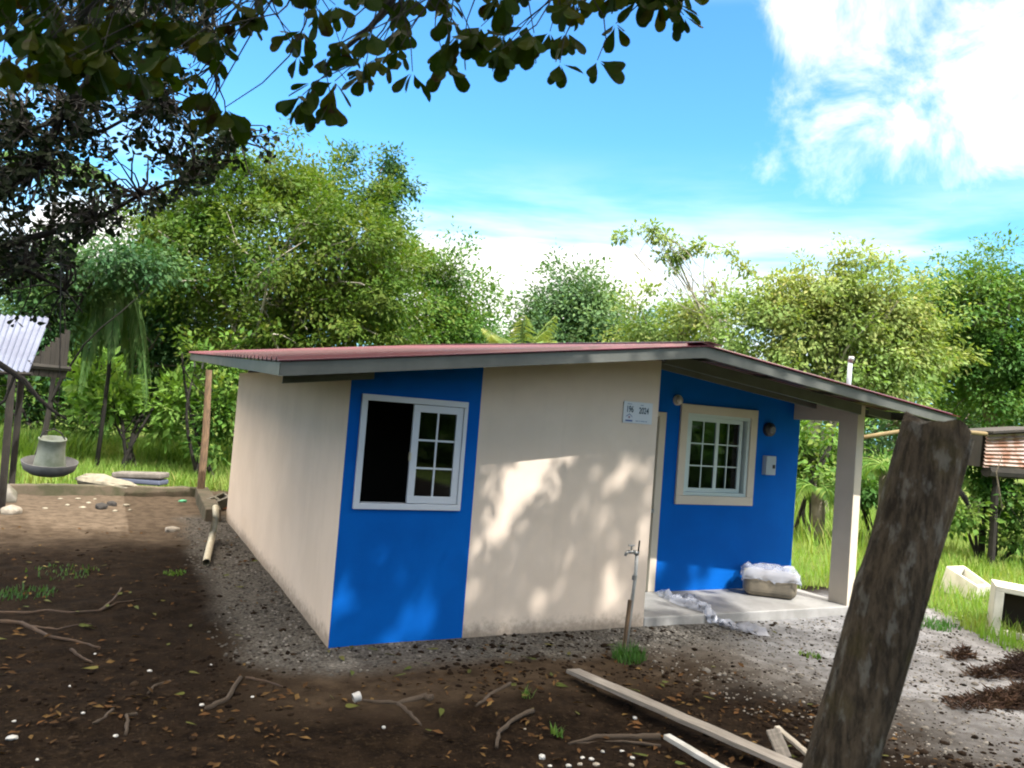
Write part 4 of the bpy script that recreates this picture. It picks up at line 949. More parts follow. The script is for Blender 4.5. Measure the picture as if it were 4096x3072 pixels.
# ------------------------------------------------------------------ right side objects
# white planter block tipped over
A, B, C_, Dd = P3(3785, 2264, 11.2), P3(3856, 2262, 11.45), P3(3966, 2342, 10.75), P3(3912, 2346, 10.5)
nrm = unit(np.cross(Dd-A, B-A)); nrm = nrm if nrm[2] > 0 else -nrm; dn_ = -nrm*.46; cen = (A+B+C_+Dd)/4
q = thing('white_planter', 'white concrete planter lying tilted in the grass', 'planter', (cen[0], cen[1], 0))
ins = [cen+(p_-cen)*f_ for p_, f_ in ((A, .80), (B, .80), (C_, .80), (Dd, .80))]
m = MB(); outer = [A, B, C_, Dd]
for k in range(4):
    k2 = (k+1) % 4; m.hexa([outer[k]+dn_, outer[k2]+dn_, ins[k2]+dn_, ins[k]+dn_, outer[k], outer[k2], ins[k2], ins[k]])
o = m.build('planter_shell', M['cratewhite'], q, bevel=.012)
m = MB(); m.add([p_+dn_*.35 for p_ in ins], [(0, 1, 2, 3)]); m.build('fill_surface', M['bagblue'], q)
# open white crate with a dark inside, facing the camera
g_ = GR(3955, 2545); dC = float(np.dot(g_-CAM, CF))
A = P3(3962, 2530, dC); wv = unit(np.array([CR[0], CR[1], 0])); wv = unit(wv*math.cos(-.46)+np.array([-wv[1], wv[0], 0])*math.sin(-.46)); dv = np.array([-wv[1], wv[0], 0])
q = thing('white_crate', 'white box frame on its side with a dark opening at the yard edge', 'crate', (A[0], A[1], 0), rot=(0, math.radians(3), math.atan2(wv[1], wv[0])))
W_, H_, D_, t_ = .78, .55, .5, .095
m = MB(); m.box(0, W_, 0, .05, 0, t_).box(0, W_, 0, .05, H_-t_*.6, H_).box(0, t_*.9, 0, .05, t_, H_-t_*.6).box(W_-t_*.9, W_, 0, .05, t_, H_-t_*.6)
o = m.build('front_frame', M['cratewhite'], bevel=.006); o.parent = q
m = MB(); m.box(0, W_, .051, D_, 0, .03).box(0, W_, .051, D_, H_-.03, H_).box(0, .03, .051, D_, .031, H_-.031).box(W_-.03, W_, .051, D_, .031, H_-.031); o = m.build('casing', M['cratewhite']); o.parent = q
o = MB().box(.031, W_-.031, D_-.03, D_-.002, .031, H_-.031).build('back_board', M['crate_in']); o.parent = q
# dry brush pile
def brush(name, c0, rad, h, n, label, m_='brush'):
    a = rng.uniform(0, 6.28, n); r = rad*np.sqrt(rng.random(n)); P = np.stack([c0[0]+r*np.cos(a), c0[1]+r*np.sin(a)*.7, np.zeros(n)], -1); P[:, 2] = ground_h(P[:, 0], P[:, 1])+rng.random(n)*h*(1-(r/rad)**2)
    b2 = rng.uniform(0, 6.28, n); d = np.stack([np.cos(b2), np.sin(b2), rng.uniform(-.2, .7, n)], -1); nr = rng.normal(0, 1, (n, 3))
    V, F = scatter(P, d, nr, rng.uniform(.03, .12, n), rng.uniform(.004, .016, n)); return tag(mesh_np(name, V, F, M[m_]), label, 'brush pile')
def brush_heap(name, spots, label):
    VV, FF, o_ = [], [], 0
    for (u, v, rad, h, n) in spots:
        c0 = GR(u, v); a = rng.uniform(0, 6.28, n); r = rad*rng.random(n)**.7; P = np.stack([c0[0]+r*np.cos(a)*1.2, c0[1]+r*np.sin(a)*.6, np.zeros(n)], -1)
        P[:, 2] = ground_h(P[:, 0], P[:, 1])+rng.random(n)*h*(1-(r/rad)**2)+.005; b2 = rng.uniform(0, 6.28, n); d = np.stack([np.cos(b2), np.sin(b2), rng.uniform(-.2, .9, n)], -1)
        V, F = scatter(P, d, rng.normal(0, 1, (n, 3)), rng.uniform(.03, .12, n), rng.uniform(.005, .022, n)); VV.append(V); FF.append(F+o_); o_ += len(V)
    return tag(mesh_np(name, np.concatenate(VV), np.concatenate(FF), M['brushleaf']), label, 'brush pile')
M['brushleaf'] = leaf_mat('dry_brown_leaf', [(0.0465, 0.0271, 0.0202), (0.0790, 0.0459, 0.0314), (0.1162, 0.0783, 0.0538), (0.0419, 0.0271, 0.0235)], .9, .1, clump=3.0)
brush_heap('brush_pile', [(4085, 2690, .25, .17, 1000), (4090, 2800, .25, .13, 850), (3985, 2800, .20, .10, 500), (3890, 2818, .22, .05, 300), (3930, 2700, .14, .07, 240), (3850, 2640, .13, .09, 220)], 'reddish brown heap of dry brush at the right edge of the yard')
# rusty corrugated tank shed far right
dR = 13.5
A = P3(3935, 1868, dR); B = P3(4230, 1890, dR+.8); C_ = P3(4230, 1722, dR+.8); Dd = P3(3948, 1738, dR)
def hcorr(A, B, C_, Dd, n, amp): return corr(Dd, A, B, C_, n, amp)
q = thing('rusty_shed', 'rusty corrugated metal hut partly hidden behind the fence post', 'shed', (A[0], A[1], 0))
hcorr(A, B, C_, Dd, 9, .02).build('corrugated_wall', M['rust'], q)
back = np.array([CF[0], CF[1], 0])*1.2
m = MB(); m.hexa([A+back*.1, B+back*.1, B+back, A+back, Dd+back*.1, C_+back*.1, C_+back, Dd+back]); m.build('hut_body', M['tindark'], q)
m = MB(); z_ = np.array([0, 0, .02]); m.hexa([Dd-back*.15+z_, C_-back*.15+z_, C_+back*1.1+z_, Dd+back*1.1+z_, Dd-back*.15+z_*3, C_-back*.15+z_*3, C_+back*1.1+z_*3, Dd+back*1.1+z_*3]); m.build('roof_board', M['tindark'], q)
for u, dd_ in ((3990, dR+.4), (4140, dR+.5), (3950, dR+1.2)):
    a = P3(u, 1745, dd_); MB().tube([(a[0], a[1], -.05), (a[0]+.03, a[1], a[2])], .06, 8).build('post', M['darkbark'], q)
m = MB(); a = P3(3945, 1885, dR+.1); b2 = P3(4230, 1905, dR+.9); m.tube([a, b2], .10, 8); m.build('sill_log', M['darkbark'], q)
# bamboo pole
m = MB(); pp = [P3(3440, 1752, 12.0), P3(3520, 1738, 12.1), P3(3600, 1726, 12.2), P3(3800, 1722, 12.4), P3(3945, 1735, 12.9)]
m.tube(pp, .033, 8); bp = m.build('bamboo_pole', M['bamboo'], smooth=True); tag(bp, 'yellow bamboo pole held level behind the porch pillar', 'pole')
for k in (0,):
    a = pp[k]; MB().tube([(a[0], a[1], -.05), tuple(a)], .035, 8).build('upright', M['darkbark'], bp)
tag(MB().tube([GR(4020, 2125), P3(4000, 1980, 11.5), P3(3985, 1890, 11.5), P3(4010, 1815, 11.5)], [.014, .012, .009, .006], 6).build('thin_sapling', M['bark']), 'thin bare sapling standing in the weeds before the rusty hut', 'sapling')
# ------------------------------------------------------------------ trees
def crown_points(blobs, depth, n, shell=.55, zdepth=1.0, bough=7, even=False):
    """boughs spread through the ellipsoids, leaf clusters gathered round each bough; returns points and outward directions"""
    C_ = np.array([P3(u, v, depth+dz) for (u, v, ru, rv, dz) in blobs]); R_ = np.array([[ru*(depth+dz)/FPX, max(ru, rv)*.8*zdepth*(depth+dz)/FPX, rv*(depth+dz)/FPX] for (u, v, ru, rv, dz) in blobs])
    nb = max(6*len(blobs)//2, n//bough)
    wgt = R_[:, 0]*R_[:, 2]; k = np.concatenate([np.arange(len(blobs)), rng.choice(len(blobs), max(nb-len(blobs), 1), p=wgt/wgt.sum())])
    nb = len(k); d = unit(rng.normal(0, 1, (nb, 3))); r = (shell+(1.0-shell)*rng.random(nb)**.6)*(1+(0 if even else .16)*rng.normal(0, 1, nb)).clip(.6, 1.3)
    rt = unit(np.array([CR[0], CR[1], 0])); fw = unit(np.array([CF[0], CF[1], 0])); up = np.array([0, 0, 1.])
    o = d*r[:, None]*R_[k]; B = C_[k]+o[:, 0:1]*rt+o[:, 1:2]*fw+o[:, 2:3]*up
    bo = d[:, 0:1]*rt+d[:, 1:2]*fw+d[:, 2:3]*up
    br_ = np.minimum(R_[k].min(1)*.55, .020*depth*rng.uniform(.45, 1.9, nb))
    wq = np.ones(nb) if even else rng.uniform(.25, 1.6, nb)*br_**1.6
    q = rng.choice(nb, n, p=wq/wq.sum()); dd_ = unit(rng.normal(0, 1, (n, 3))); rr = rng.random(n)**.5
    P = B[q]+dd_*rr[:, None]*br_[q][:, None]*np.array([1.15, 1.15, .72])
    O = unit(bo[q]*.45+dd_*rr[:, None])
    if not even:
        g_ = fbm(P @ rt*1.0+P[:, 2]*.55, P[:, 2]*1.0-P @ fw*.6, 4.2/depth**.5, 3); keep = rng.random(n) < np.clip(1.0+1.3*g_, .12, 1); P, O = P[keep], O[keep]
        m_ = max(6, n//26); far_ = rng.choice(nb, m_); st = B[far_]; dr = unit(bo[far_]*.8+np.array([0, 0, .75])+rng.normal(0, .35, (m_, 3))); ln = rng.uniform(.25, 1.0, m_)*.045*depth+br_[far_]*.6
        for f_ in (.55, .7, .82, .92, 1.0): P = np.concatenate([P, st+dr*(ln*f_)[:, None]]); O = np.concatenate([O, dr])
    return P, O
def leaf_cloud(cent, outw, per, spread, L, wr=.5, shape=DIAMOND, droop=.5):
    n = len(cent); c = np.repeat(cent, per, 0); o = np.repeat(outw, per, 0); N = len(c)
    off = rng.normal(0, 1, (N, 3))*spread*np.array([1, 1, .7]); P = c+off
    d = unit(unit(off)*.9+o*.7+rng.normal(0, .5, (N, 3))+np.array([0, 0, -droop])); nr = unit(o*.8+np.array([0, 0, .9])+rng.normal(0, .55, (N, 3)))
    l = L*rng.uniform(.5, 1.5, N); return scatter(P, d, nr, l, l*wr*rng.uniform(.8, 1.2, N), shape)
def limb_path(a, b, n=6, sag=.12):
    a = np.array(a, float); b = np.array(b, float); L = np.linalg.norm(b-a); Q = []
    w = rng.normal(0, 1, 3)*L*.07; w2 = rng.normal(0, 1, 3)*L*.03
    for i in range(n+1):
        s_ = i/n; Q.append(a+(b-a)*s_+w*math.sin(math.pi*s_)+w2*math.sin(2*math.pi*s_)+np.array([0, 0, L*sag*math.sin(math.pi*s_)]))
    return Q
def in_frame(P, m_=260):
    r = P-CAM; z_ = r @ CF; z2 = np.maximum(z_, .05); u = 2048+FPX*(r @ CR)/z2; v = 1536-FPX*(r @ CU)/z2
    return (z_ > .05) & (u > -m_) & (u < 4096+m_) & (v > -m_) & (v < 3072+m_)
def tree(name, label, depth, base_u, blobs, leafm, n, per=24, spread=.30, L=.15, wr=.5, bark='bark', r0=.16, limbs=14, twigs=40, group=None, cat='tree', shell=.5, droop=.5, base_v=None, shape=DIAMOND, stems=1, even=False):
    blobs = [tuple(b_)+((0,) if len(b_) == 4 else ()) for b_ in blobs]
    c0 = P3(base_u, 1600, depth); base = np.array([c0[0], c0[1], 0.0])
    T = thing(name, label, cat, base, group)
    P, O = crown_points(blobs, depth, n, shell, even=even)
    ok = P[:, 2] > .15; P, O = P[ok], O[ok]
    main = max(blobs, key=lambda q: q[2]*q[3]); mc = P3(main[0], main[1], depth)
    tr = MB()
    for s_ in range(stems):
        bb = base+np.array([rng.uniform(-.3, .3), rng.uniform(-.2, .2), -.1])*(stems > 1)+np.array([0, 0, -.05])
        tgt = mc+(rng.normal(0, .5, 3) if stems > 1 else 0)
        trunk = limb_path(bb, tgt, 8, 0); tr.tube(trunk, [r0*(1-.68*i/8) for i in range(9)], 8, jitter=.08)
    tr.build('trunk', M[bark], T, smooth=True)
    br = MB(); ends = []
    for i in range(limbs):
        s_ = rng.integers(3, 8); st = trunk[s_]; cnd = rng.integers(0, len(P), 4); e = P[cnd[np.argmin((P[cnd]-CAM) @ CF)]]; q = limb_path(st, e, 6, .06); r = r0*.46*(1-.06*s_); br.tube(q, [r*(1-.82*k/6) for k in range(7)], 6, jitter=.06, cap=False); ends.append(q)
    for i in range(twigs):
        q = ends[rng.integers(len(ends))]; st = q[rng.integers(2, 6)]; dd_ = np.linalg.norm(P-st, axis=1); cand = np.argsort(dd_)[:max(6, len(P)//7)]; e = P[rng.choice(cand)]; br.tube(limb_path(st, e, 4, .05), [r0*.11, r0*.09, r0*.07, r0*.05, r0*.03], 5, cap=False)
    tag(br.build('branches', M[bark], T, smooth=True), kind='stuff')
    V, F = leaf_cloud(P, O, per, spread, L, wr, shape, droop)
    tag(mesh_np('crown', V, F, M[leafm], T), kind='stuff'); return T

tree('broadleaf_tree', 'tall bright green tree with pale limbs behind the left part of the roof', 20, 1180,
     [(1010, 760, 230, 150), (1190, 760, 210, 160, 1), (850, 1010, 260, 260), (700, 930, 150, 150, 1), (640, 1080, 150, 160, 1), (1500, 1080, 130, 140), (1180, 1030, 330, 270, -1), (1370, 950, 180, 200), (1450, 1230, 240, 220, -1), (1000, 1290, 260, 220, -.5), (1270, 1330, 260, 180, -1), (960, 640, 90, 70), (1110, 610, 80, 50)],
     't_bright', 3300, 22, .17, .12, bark='palebark', r0=.19, limbs=44, twigs=110, shell=.35)
tree('slim_tree', 'ragged spiky treetop rising at the right shoulder of the tall bright tree', 21.5, 1500,
     [(1570, 650, 45, 60), (1600, 745, 65, 60), (1500, 790, 70, 80), (1540, 900, 70, 90), (1480, 1000, 80, 100), (1380, 620, 30, 50), (1400, 700, 45, 40)], 't_dark', 420, 16, .13, .11, bark='bark', r0=.10, limbs=14, twigs=40, shell=.2, even=True)
tree('round_tree', 'rounded mid green tree right of the tall bright tree', 23, 1700,
     [(1690, 1200, 200, 190), (1820, 1290, 140, 150), (1600, 1330, 220, 140, -1), (1660, 1060, 80, 70), (1880, 1200, 60, 60), (1780, 1380, 200, 90)], 't_mid', 1400, 22, .17, .115, r0=.15, limbs=14, twigs=40, bark='palebark')
tree('dark_tree', 'dark dense tree behind the palm at left', 22, 470,
     [(480, 1200, 300, 230), (150, 1320, 300, 200), (690, 1150, 240, 230), (800, 1300, 200, 240), (300, 1400, 380, 220), (-150, 1260, 300, 240)], 't_dark', 2000, 22, .24, .15, r0=.2, limbs=20, twigs=40)
tree('dark_tree', 'shadowy trees filling the gap between shed and house', 25, 720,
     [(640, 1500, 300, 200), (880, 1450, 200, 260), (900, 1650, 160, 160), (400, 1600, 350, 160), (60, 1600, 330, 180)], 't_dark', 1100, 20, .32, .17, r0=.14, limbs=12, twigs=20)
tree('leafy_shrub', 'pale green bushy shrub on the grass between shed and house', 18.5, 560,
     [(520, 1560, 150, 90), (400, 1540, 100, 80), (650, 1570, 130, 80), (760, 1640, 100, 90), (560, 1670, 210, 90), (430, 1640, 100, 80)], 't_pale', 260, 12, .13, .22, wr=.40, r0=.06, limbs=10, twigs=26, bark='darkbark', cat='shrub', shell=.4, droop=-.2, stems=4)
tree('leafy_shrub', 'rounded green shrub close to the back corner of the house', 17, 870,
     [(880, 1700, 80, 90), (860, 1500, 90, 90), (900, 1600, 60, 90), (840, 1800, 60, 60)], 't_mid', 170, 16, .15, .14, r0=.05, limbs=8, twigs=16, bark='darkbark', cat='shrub', shell=.35, stems=3)
tree('leafy_shrub', 'low dark green shrub behind the hanging feeder', 21, 210,
     [(220, 1660, 180, 110), (60, 1620, 150, 150), (330, 1720, 140, 80), (400, 1640, 90, 120)], 't_mid', 260, 16, .2, .15, r0=.06, limbs=8, twigs=16, bark='darkbark', cat='shrub', stems=3)
tree('distant_tree', 'bluish green distant tree peak in the middle behind the ridge', 34, 2300,
     [(2290, 1230, 150, 140), (2300, 1150, 90, 70), (2200, 1300, 120, 120), (2420, 1290, 120, 110), (2330, 1360, 260, 90), (2390, 1180, 50, 40)], 't_far', 1000, 22, .30, .18, r0=.2, limbs=10, twigs=20)
tree('distant_tree', 'low distant trees closing the gap over the house ridge', 38, 2000,
     [(2000, 1370, 130, 60), (2120, 1340, 90, 70), (1900, 1390, 160, 60), (2550, 1330, 160, 70), (2700, 1320, 130, 90)], 't_far', 480, 18, .36, .2, r0=.15, limbs=6, twigs=10)
tree('yellowish_tree', 'yellow green low treetops behind the roof ridge', 27, 2620,
     [(2610, 1330, 130, 60), (2760, 1310, 130, 70), (2700, 1230, 70, 40), (2860, 1270, 90, 70), (2500, 1370, 120, 40)], 't_yellow', 330, 18, .25, .15, r0=.10, limbs=8, twigs=16)
tree('sparse_tree', 'slender open tree with flat leaf clusters above the roof ridge', 25, 3150,
     [(2560, 915, 60, 18), (2640, 950, 75, 26), (2700, 1010, 95, 28), (2790, 990, 70, 28), (2880, 1010, 60, 26), (2480, 950, 26, 12), (2680, 1080, 40, 22), (2620, 1160, 30, 14), (2640, 1030, 45, 22), (2950, 1050, 45, 18), (2990, 1085, 18, 12), (2860, 1170, 20, 20)], 't_yellow', 120, 14, .11, .15, bark='palebark', r0=.085, limbs=18, twigs=30, shell=.1, even=True)
tree('broadleaf_tree', 'wide yellow green tree spreading behind the right roof slope', 22, 3330,
     [(3100, 1330, 190, 150), (3300, 1290, 250, 180), (3500, 1350, 230, 200), (3350, 1480, 330, 150), (3640, 1330, 150, 150), (2990, 1260, 90, 70), (3130, 1150, 80, 40), (3340, 1085, 75, 30), (3410, 1120, 60, 36), (3570, 1150, 90, 45), (3230, 1190, 60, 40), (3480, 1200, 80, 60), (3030, 1200, 60, 30), (2960, 1380, 130, 90)], 't_yellow', 2600, 20, .17, .135, bark='palebark', r0=.2, limbs=22, twigs=50, shell=.4, droop=.8)
tree('broadleaf_tree', 'darker green tree at the right edge with thin top twigs', 24, 3900,
     [(3850, 1300, 230, 180), (4000, 1420, 220, 220), (3760, 1450, 190, 180), (4100, 1280, 150, 200), (3900, 1160, 190, 90), (3760, 1130, 80, 50), (4000, 1110, 60, 40), (3900, 1560, 250, 130), (4150, 1550, 150, 150)], 't_mid', 2500, 20, .19, .13, r0=.2, limbs=20, twigs=50, shell=.35)
tree('dark_tree', 'deep shaded trees behind the fence post top', 27, 3700,
     [(3600, 1620, 330, 130), (3950, 1680, 300, 130), (3300, 1700, 330, 130), (3120, 1720, 200, 150)], 't_dark', 700, 18, .4, .18, r0=.15, limbs=10, twigs=14)
tree('leafy_shrub', 'green bushes seen through the porch opening', 17, 3260,
     [(3250, 1760, 90, 90), (3330, 1830, 70, 80), (3200, 1860, 80, 60)], 't_mid', 170, 16, .17, .15, r0=.05, limbs=8, twigs=14, bark='darkbark', cat='shrub', stems=3)
tree('leafy_shrub', 'weedy bush between the fence post and the rusty hut', 14.5, 3950,
     [(3900, 1930, 90, 80), (4050, 1960, 110, 80), (3960, 1990, 120, 80), (3820, 2060, 80, 60), (4000, 2130, 140, 60)], 't_mid', 200, 16, .16, .12, r0=.04, limbs=8, twigs=12, bark='darkbark', cat='shrub', stems=4)
tree('leafy_shrub', 'low green bush below the bamboo pole', 16, 3540,
     [(3520, 1930, 120, 60), (3620, 1960, 100, 60), (3440, 1960, 80, 50)], 't_mid', 160, 16, .16, .13, r0=.04, limbs=6, twigs=10, bark='darkbark', cat='shrub', stems=3)
o = None
# far wood closing the horizon all round the view
blobs = [(u, 1470+.079*(u-468)-random.randint(0, 90), 330, 120, random.uniform(-4, 6)) for u in range(-600, 5200, 260)]
P, O = crown_points(blobs, 52, 2600, .3); ok = P[:, 2] > .2; V, F = leaf_cloud(P[ok], O[ok], 14, .7, .45, .6)
tag(mesh_np('far_wood', V, F, M['t_far']), kind='stuff')

blobs = []
ang = np.radians(rng.uniform(-205, 25, 7000)); rad = rng.uniform(17, 23, 7000)
P = np.stack([CAM[0]+np.cos(ang)*rad, CAM[1]+np.sin(ang)*rad, rng.uniform(.0, 1, 7000)*(3.4+1.3*vnoise(ang*6, rad*.1, 1.0))], -1)
ok = ~in_frame(P, 500); P = P[ok]; O = unit(rng.normal(0, 1, P.shape)); V, F = leaf_cloud(P, O, 16, .45, .30, .6)
tag(mesh_np('roadside_wood', V, F, M['t_mid']), kind='stuff')

# palms -----------------------------------------------------------------
def frond(base, dirh, L, rise, droop, npin, pl, m_, par, wid=.03, spread_=1.0):
    """one arching frond: rachis and two rows of leaflets"""
    dirh = unit(np.array(dirh, float)); P = []; n_ = 14
    for i in range(n_+1):
        s_ = i/n_; P.append(np.array(base)+dirh*L*(s_-.18*s_*s_)+np.array([0, 0, rise*s_-droop*s_*s_]))
    P = np.array(P); side = unit(np.cross(dirh, [0, 0, 1.])); q = MB().tube(list(P), [.022*(1-.8*i/n_) for i in range(n_+1)], 5)
    ss = np.linspace(.12, .99, npin); pos_, dr, nr = [], [], []
    for s_ in ss:
        k = s_*n_; i = min(int(k), n_-1); p_ = P[i]+(P[i+1]-P[i])*(k-i); tn = unit(P[min(i+1, n_)]-P[i])
        for sg in (-1, 1):
            pos_.append(p_); dr.append(side*sg*.75*spread_+tn*.5*spread_+np.array([0, 0, -.55-.35*random.random()])); nr.append(np.array([0, 0, 1.])+tn*.2+side*sg*.3)
    ln = pl*(np.sin(np.pi*(.12+.82*np.repeat(ss, 2))))
    V, F = scatter(np.array(pos_), np.array(dr), np.array(nr), ln, wid, DIAMOND)
    o_ = len(q.v); q.v += [tuple(a) for a in V]; q.f += [tuple(int(z)+o_ for z in f_) for f_ in F]; q.m += [0]*len(F)
    return q.build('frond', M[m_], par)
def palm(label, u, v, depth, L, n, rise, droop, m_='palm', name='palm_tree', pl=.55, npin=34, a0=0.0, tr=.17, wid=.03, spread_=1.0):
    c0 = P3(u, v, depth); T = thing(name, label, 'palm tree', (c0[0], c0[1], 0))
    MB().tube([(c0[0], c0[1], -.1), (c0[0]+.06, c0[1], c0[2]*.5), tuple(c0)], [tr, tr*.82, tr*.7], 10, jitter=.06).build('trunk', M['darkbark' if tr < .1 else 'bark'], T, smooth=True)
    for k in range(n):
        a = a0+k*2.399; frond(c0, (math.cos(a), math.sin(a), 0), L*random.uniform(.85, 1.1), rise*random.uniform(.6, 1.3), droop*random.uniform(.85, 1.2), npin, pl, m_, T, wid, spread_)
    return T
palm('drooping palm with long hanging fronds behind the pale shrub at left', 460, 1120, 17.6, 1.25, 9, .5, 2.75, pl=.75, npin=46, tr=.05, wid=.018, spread_=.3)
tree('dark_tree', 'dark leafy boughs hanging over the palm at left', 16.4, 150,
     [(420, 1050, 190, 70), (250, 1110, 160, 80), (600, 1070, 140, 60), (180, 1230, 90, 80), (300, 1150, 120, 40)], 't_dark', 520, 20, .20, .12, bark='darkbark', r0=.07, limbs=10, twigs=16)
palm('palm crown half hidden by dark leaves at the far left', 230, 660, 22, 2.2, 11, .9, 1.5, tr=.07)
palm('low palm leaves standing up behind the middle of the roof', 2085, 1420, 17, 1.0, 11, .95, .35, 't_yellow', pl=.38, npin=24)
palm('small fan shaped palm between the porch pillar and the fence post', 3545, 1870, 14.5, .8, 13, .45, .5, 't_mid', 'palm_plant', pl=.3, npin=20)
palm('low palm plant seen through the porch opening', 3270, 1960, 15.5, .8, 10, .5, .6, 't_mid', 'palm_plant', pl=.3, npin=20)

# the overhanging tree beside the camera, with broad leaves ---------------------
def sun_ground(P): k = P[:, 2]/SUNV.z; return P[:, 0]-SUNV.x*k, P[:, 1]-SUNV.y*k
def leaf_variants(n, name='leaf'):
    out = []
    for i in range(n):
        sv, sf = OVATE; v_ = sv.copy(); fold = rng.uniform(.02, .16); v_[:, 2] = np.abs(v_[:, 0])*fold*2+.12*rng.uniform(-1, 1)*v_[:, 1]**2; v_[:, 0] *= rng.uniform(.88, 1.1); v_ += rng.normal(0, .007, v_.shape)*(v_[:, 1:2] > .05)
        # a bitten edge now and then
        if i % 3 == 0: v_[5, :2] *= .88
        me = bpy.data.meshes.new(name); me.from_pydata([tuple(a) for a in v_], [], [tuple(int(z) for z in f_) for f_ in sf]); me.materials.append(M['near_leaf']); me.update(); out.append(me)
    return out
def place_leaf(me, par, p, d, nr, L, mlist=None):
    d = unit(np.array(d)); s_ = unit(np.cross(d, nr)); n_ = np.cross(s_, d)
    o = bpy.data.objects.new('leaf', me); COL.objects.link(o); o.parent = par
    o.matrix_parent_inverse = PMI(par)
    o.matrix_basis = Matrix(((s_[0]*L*.68, d[0]*L, n_[0]*L, p[0]), (s_[1]*L*.68, d[1]*L, n_[1]*L, p[1]), (s_[2]*L*.68, d[2]*L, n_[2]*L, p[2]), (0, 0, 0, 1)))
    return o
NT_ = thing('overhanging_tree', 'broad leaved tree hanging its dark branch across the top of the view', 'tree', (-5.4, -6.6, 0))
fork = np.array([-4.9, -6.4, 3.2])
MB().tube([(-5.4, -6.6, -.1), (-5.25, -6.5, 1.6), tuple(fork)], [.26, .21, .18], 12, jitter=.05).build('trunk', M['darkbark'], NT_, smooth=True)
limbA = [fork, P3(-500, -520, 3.1), P3(300, -330, 3.0), P3(1000, -240, 3.0), P3(1600, -200, 3.0), P3(2200, -190, 3.05), P3(2650, -120, 3.1)]
limbA = [np.array(a) for a in limbA]
br = MB(); br.tube(limbA, [.12, .075, .05, .036, .026, .018, .010], 8, jitter=.08)
br.tube([limbA[4], P3(1570, 0, 2.95), P3(1480, 110, 2.9), P3(1366, 205, 2.85), P3(1300, 265, 2.85)], [.020, .014, .011, .008, .004], 7)
tgtB = [(-4, -14, 12), (0, -14, 13), (4.2, -14, 12.2), (-1.5, -11.5, 11.6), (2.8, -11.5, 11.0), (6, -13, 12.6), (-5.5, -8, 10.3)]
for g_ in tgtB: br.tube(limb_path(fork, g_, 8, .08), [.11*(1-.8*i/8) for i in range(9)], 7, cap=False)
br.build('limb', M['darkbark'], NT_, smooth=True)
yb_x = [-200, 0, 150, 300, 450, 600, 720, 900, 990, 1010, 1090, 1180, 1300, 1340, 1380, 1480, 1600, 1760, 1900, 2050, 2200, 2300, 2400, 2440, 2480, 2600, 2740, 2800]
yb_y = [330, 330, 300, 320, 380, 400, 420, 500, 450, 250, 250, 330, 400, 480, 330, 340, 300, 290, 370, 350, 330, 300, 260, 330, 130, 60, 70, 40]
whorls = []
tries = 0
while len(whorls) < 215 and tries < 6000:
    tries += 1
    u = random.uniform(-150, 2790); ybv = float(np.interp(u, yb_x, yb_y)); v = random.uniform(-330, ybv-95)
    dn = 1.0 if (u < 700 or 1650 < u < 2450) else .62
    if u > 2450: dn = .75
    if random.random() > dn: continue
    tt = random.uniform(2.5, 3.5); whorls.append((u, v, tt))
for _ in range(36):
    u = random.uniform(-80, 960); whorls.append((u, random.uniform(60, float(np.interp(u, yb_x, yb_y))-60), random.uniform(2.3, 3.3)))
whorls += [(1325, 395, 2.8), (1790, 260, 2.7), (1650, 285, 2.9), (2710, 15, 3.0), (2735, 60, 3.0), (2640, -10, 3.0), (2390, 240, 2.9), (2240, 250, 2.9), (1250, 330, 2.8), (1210, 380, 2.7), (1460, 280, 2.9), (1270, 20, 2.8), (900, 430, 2.6), (820, 470, 2.6), (2560, -20, 3.0)]
leaves_ = []; tw = MB()
lp = np.array(limbA[1:])
for (u, v, tt) in whorls:
    c0 = P3(u, v, tt)
    k = np.argmin(np.linalg.norm(lp-c0, axis=1)+np.where(np.arange(len(lp)) < 0, 9, 0)); k2 = min(k+1, len(lp)-1); st = lp[k]*.55+lp[k2]*.45 if random.random() < .6 else lp[k]
    q = limb_path(st, c0, 5, .05); tw.tube(q, [.0045, .004, .0033, .0028, .0022, .0018], 5, cap=False)
    ax_ = unit(unit(c0-st)*.5+np.array([0, 0, -.55])+rng.normal(0, .25, 3)); s1 = unit(np.cross(ax_, [.3, .2, 1.])); s2 = np.cross(ax_, s1)
    nl = random.randint(4, 7); ph = random.uniform(0, 6.28)
    for j in range(nl):
        a = ph+j*2*math.pi/nl+random.uniform(-.3, .3); rad = s1*math.cos(a)+s2*math.sin(a)
        d = unit(ax_*.35+rad*.75+np.array([0, 0, -.75])+rng.normal(0, .18, 3)); face = unit(-CF*.55*random.choice((1, 1, -1))+rad*.5+np.array([0, 0, .45])+rng.normal(0, .5, 3))
        leaves_.append((c0+d*.012, d, face, random.uniform(.055, .115)))
tag(tw.build('twigs', M['darkbark'], NT_), kind='stuff')
vis = []
for L_ in leaves_:
    r = L_[0]-CAM; z_ = float(r @ CF); vv = 1536-FPX*float(r @ CU)/z_; vis.append((L_[3]/z_ if vv > -120 else 0))
order = np.argsort(-np.array(vis)); lv = leaf_variants(8)
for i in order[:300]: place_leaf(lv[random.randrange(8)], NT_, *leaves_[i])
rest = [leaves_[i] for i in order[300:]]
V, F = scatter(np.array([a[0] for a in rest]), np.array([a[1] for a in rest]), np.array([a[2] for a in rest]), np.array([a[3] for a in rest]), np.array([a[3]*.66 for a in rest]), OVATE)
tag(mesh_np('foliage', V, F, M['near_leaf'], NT_), kind='stuff')

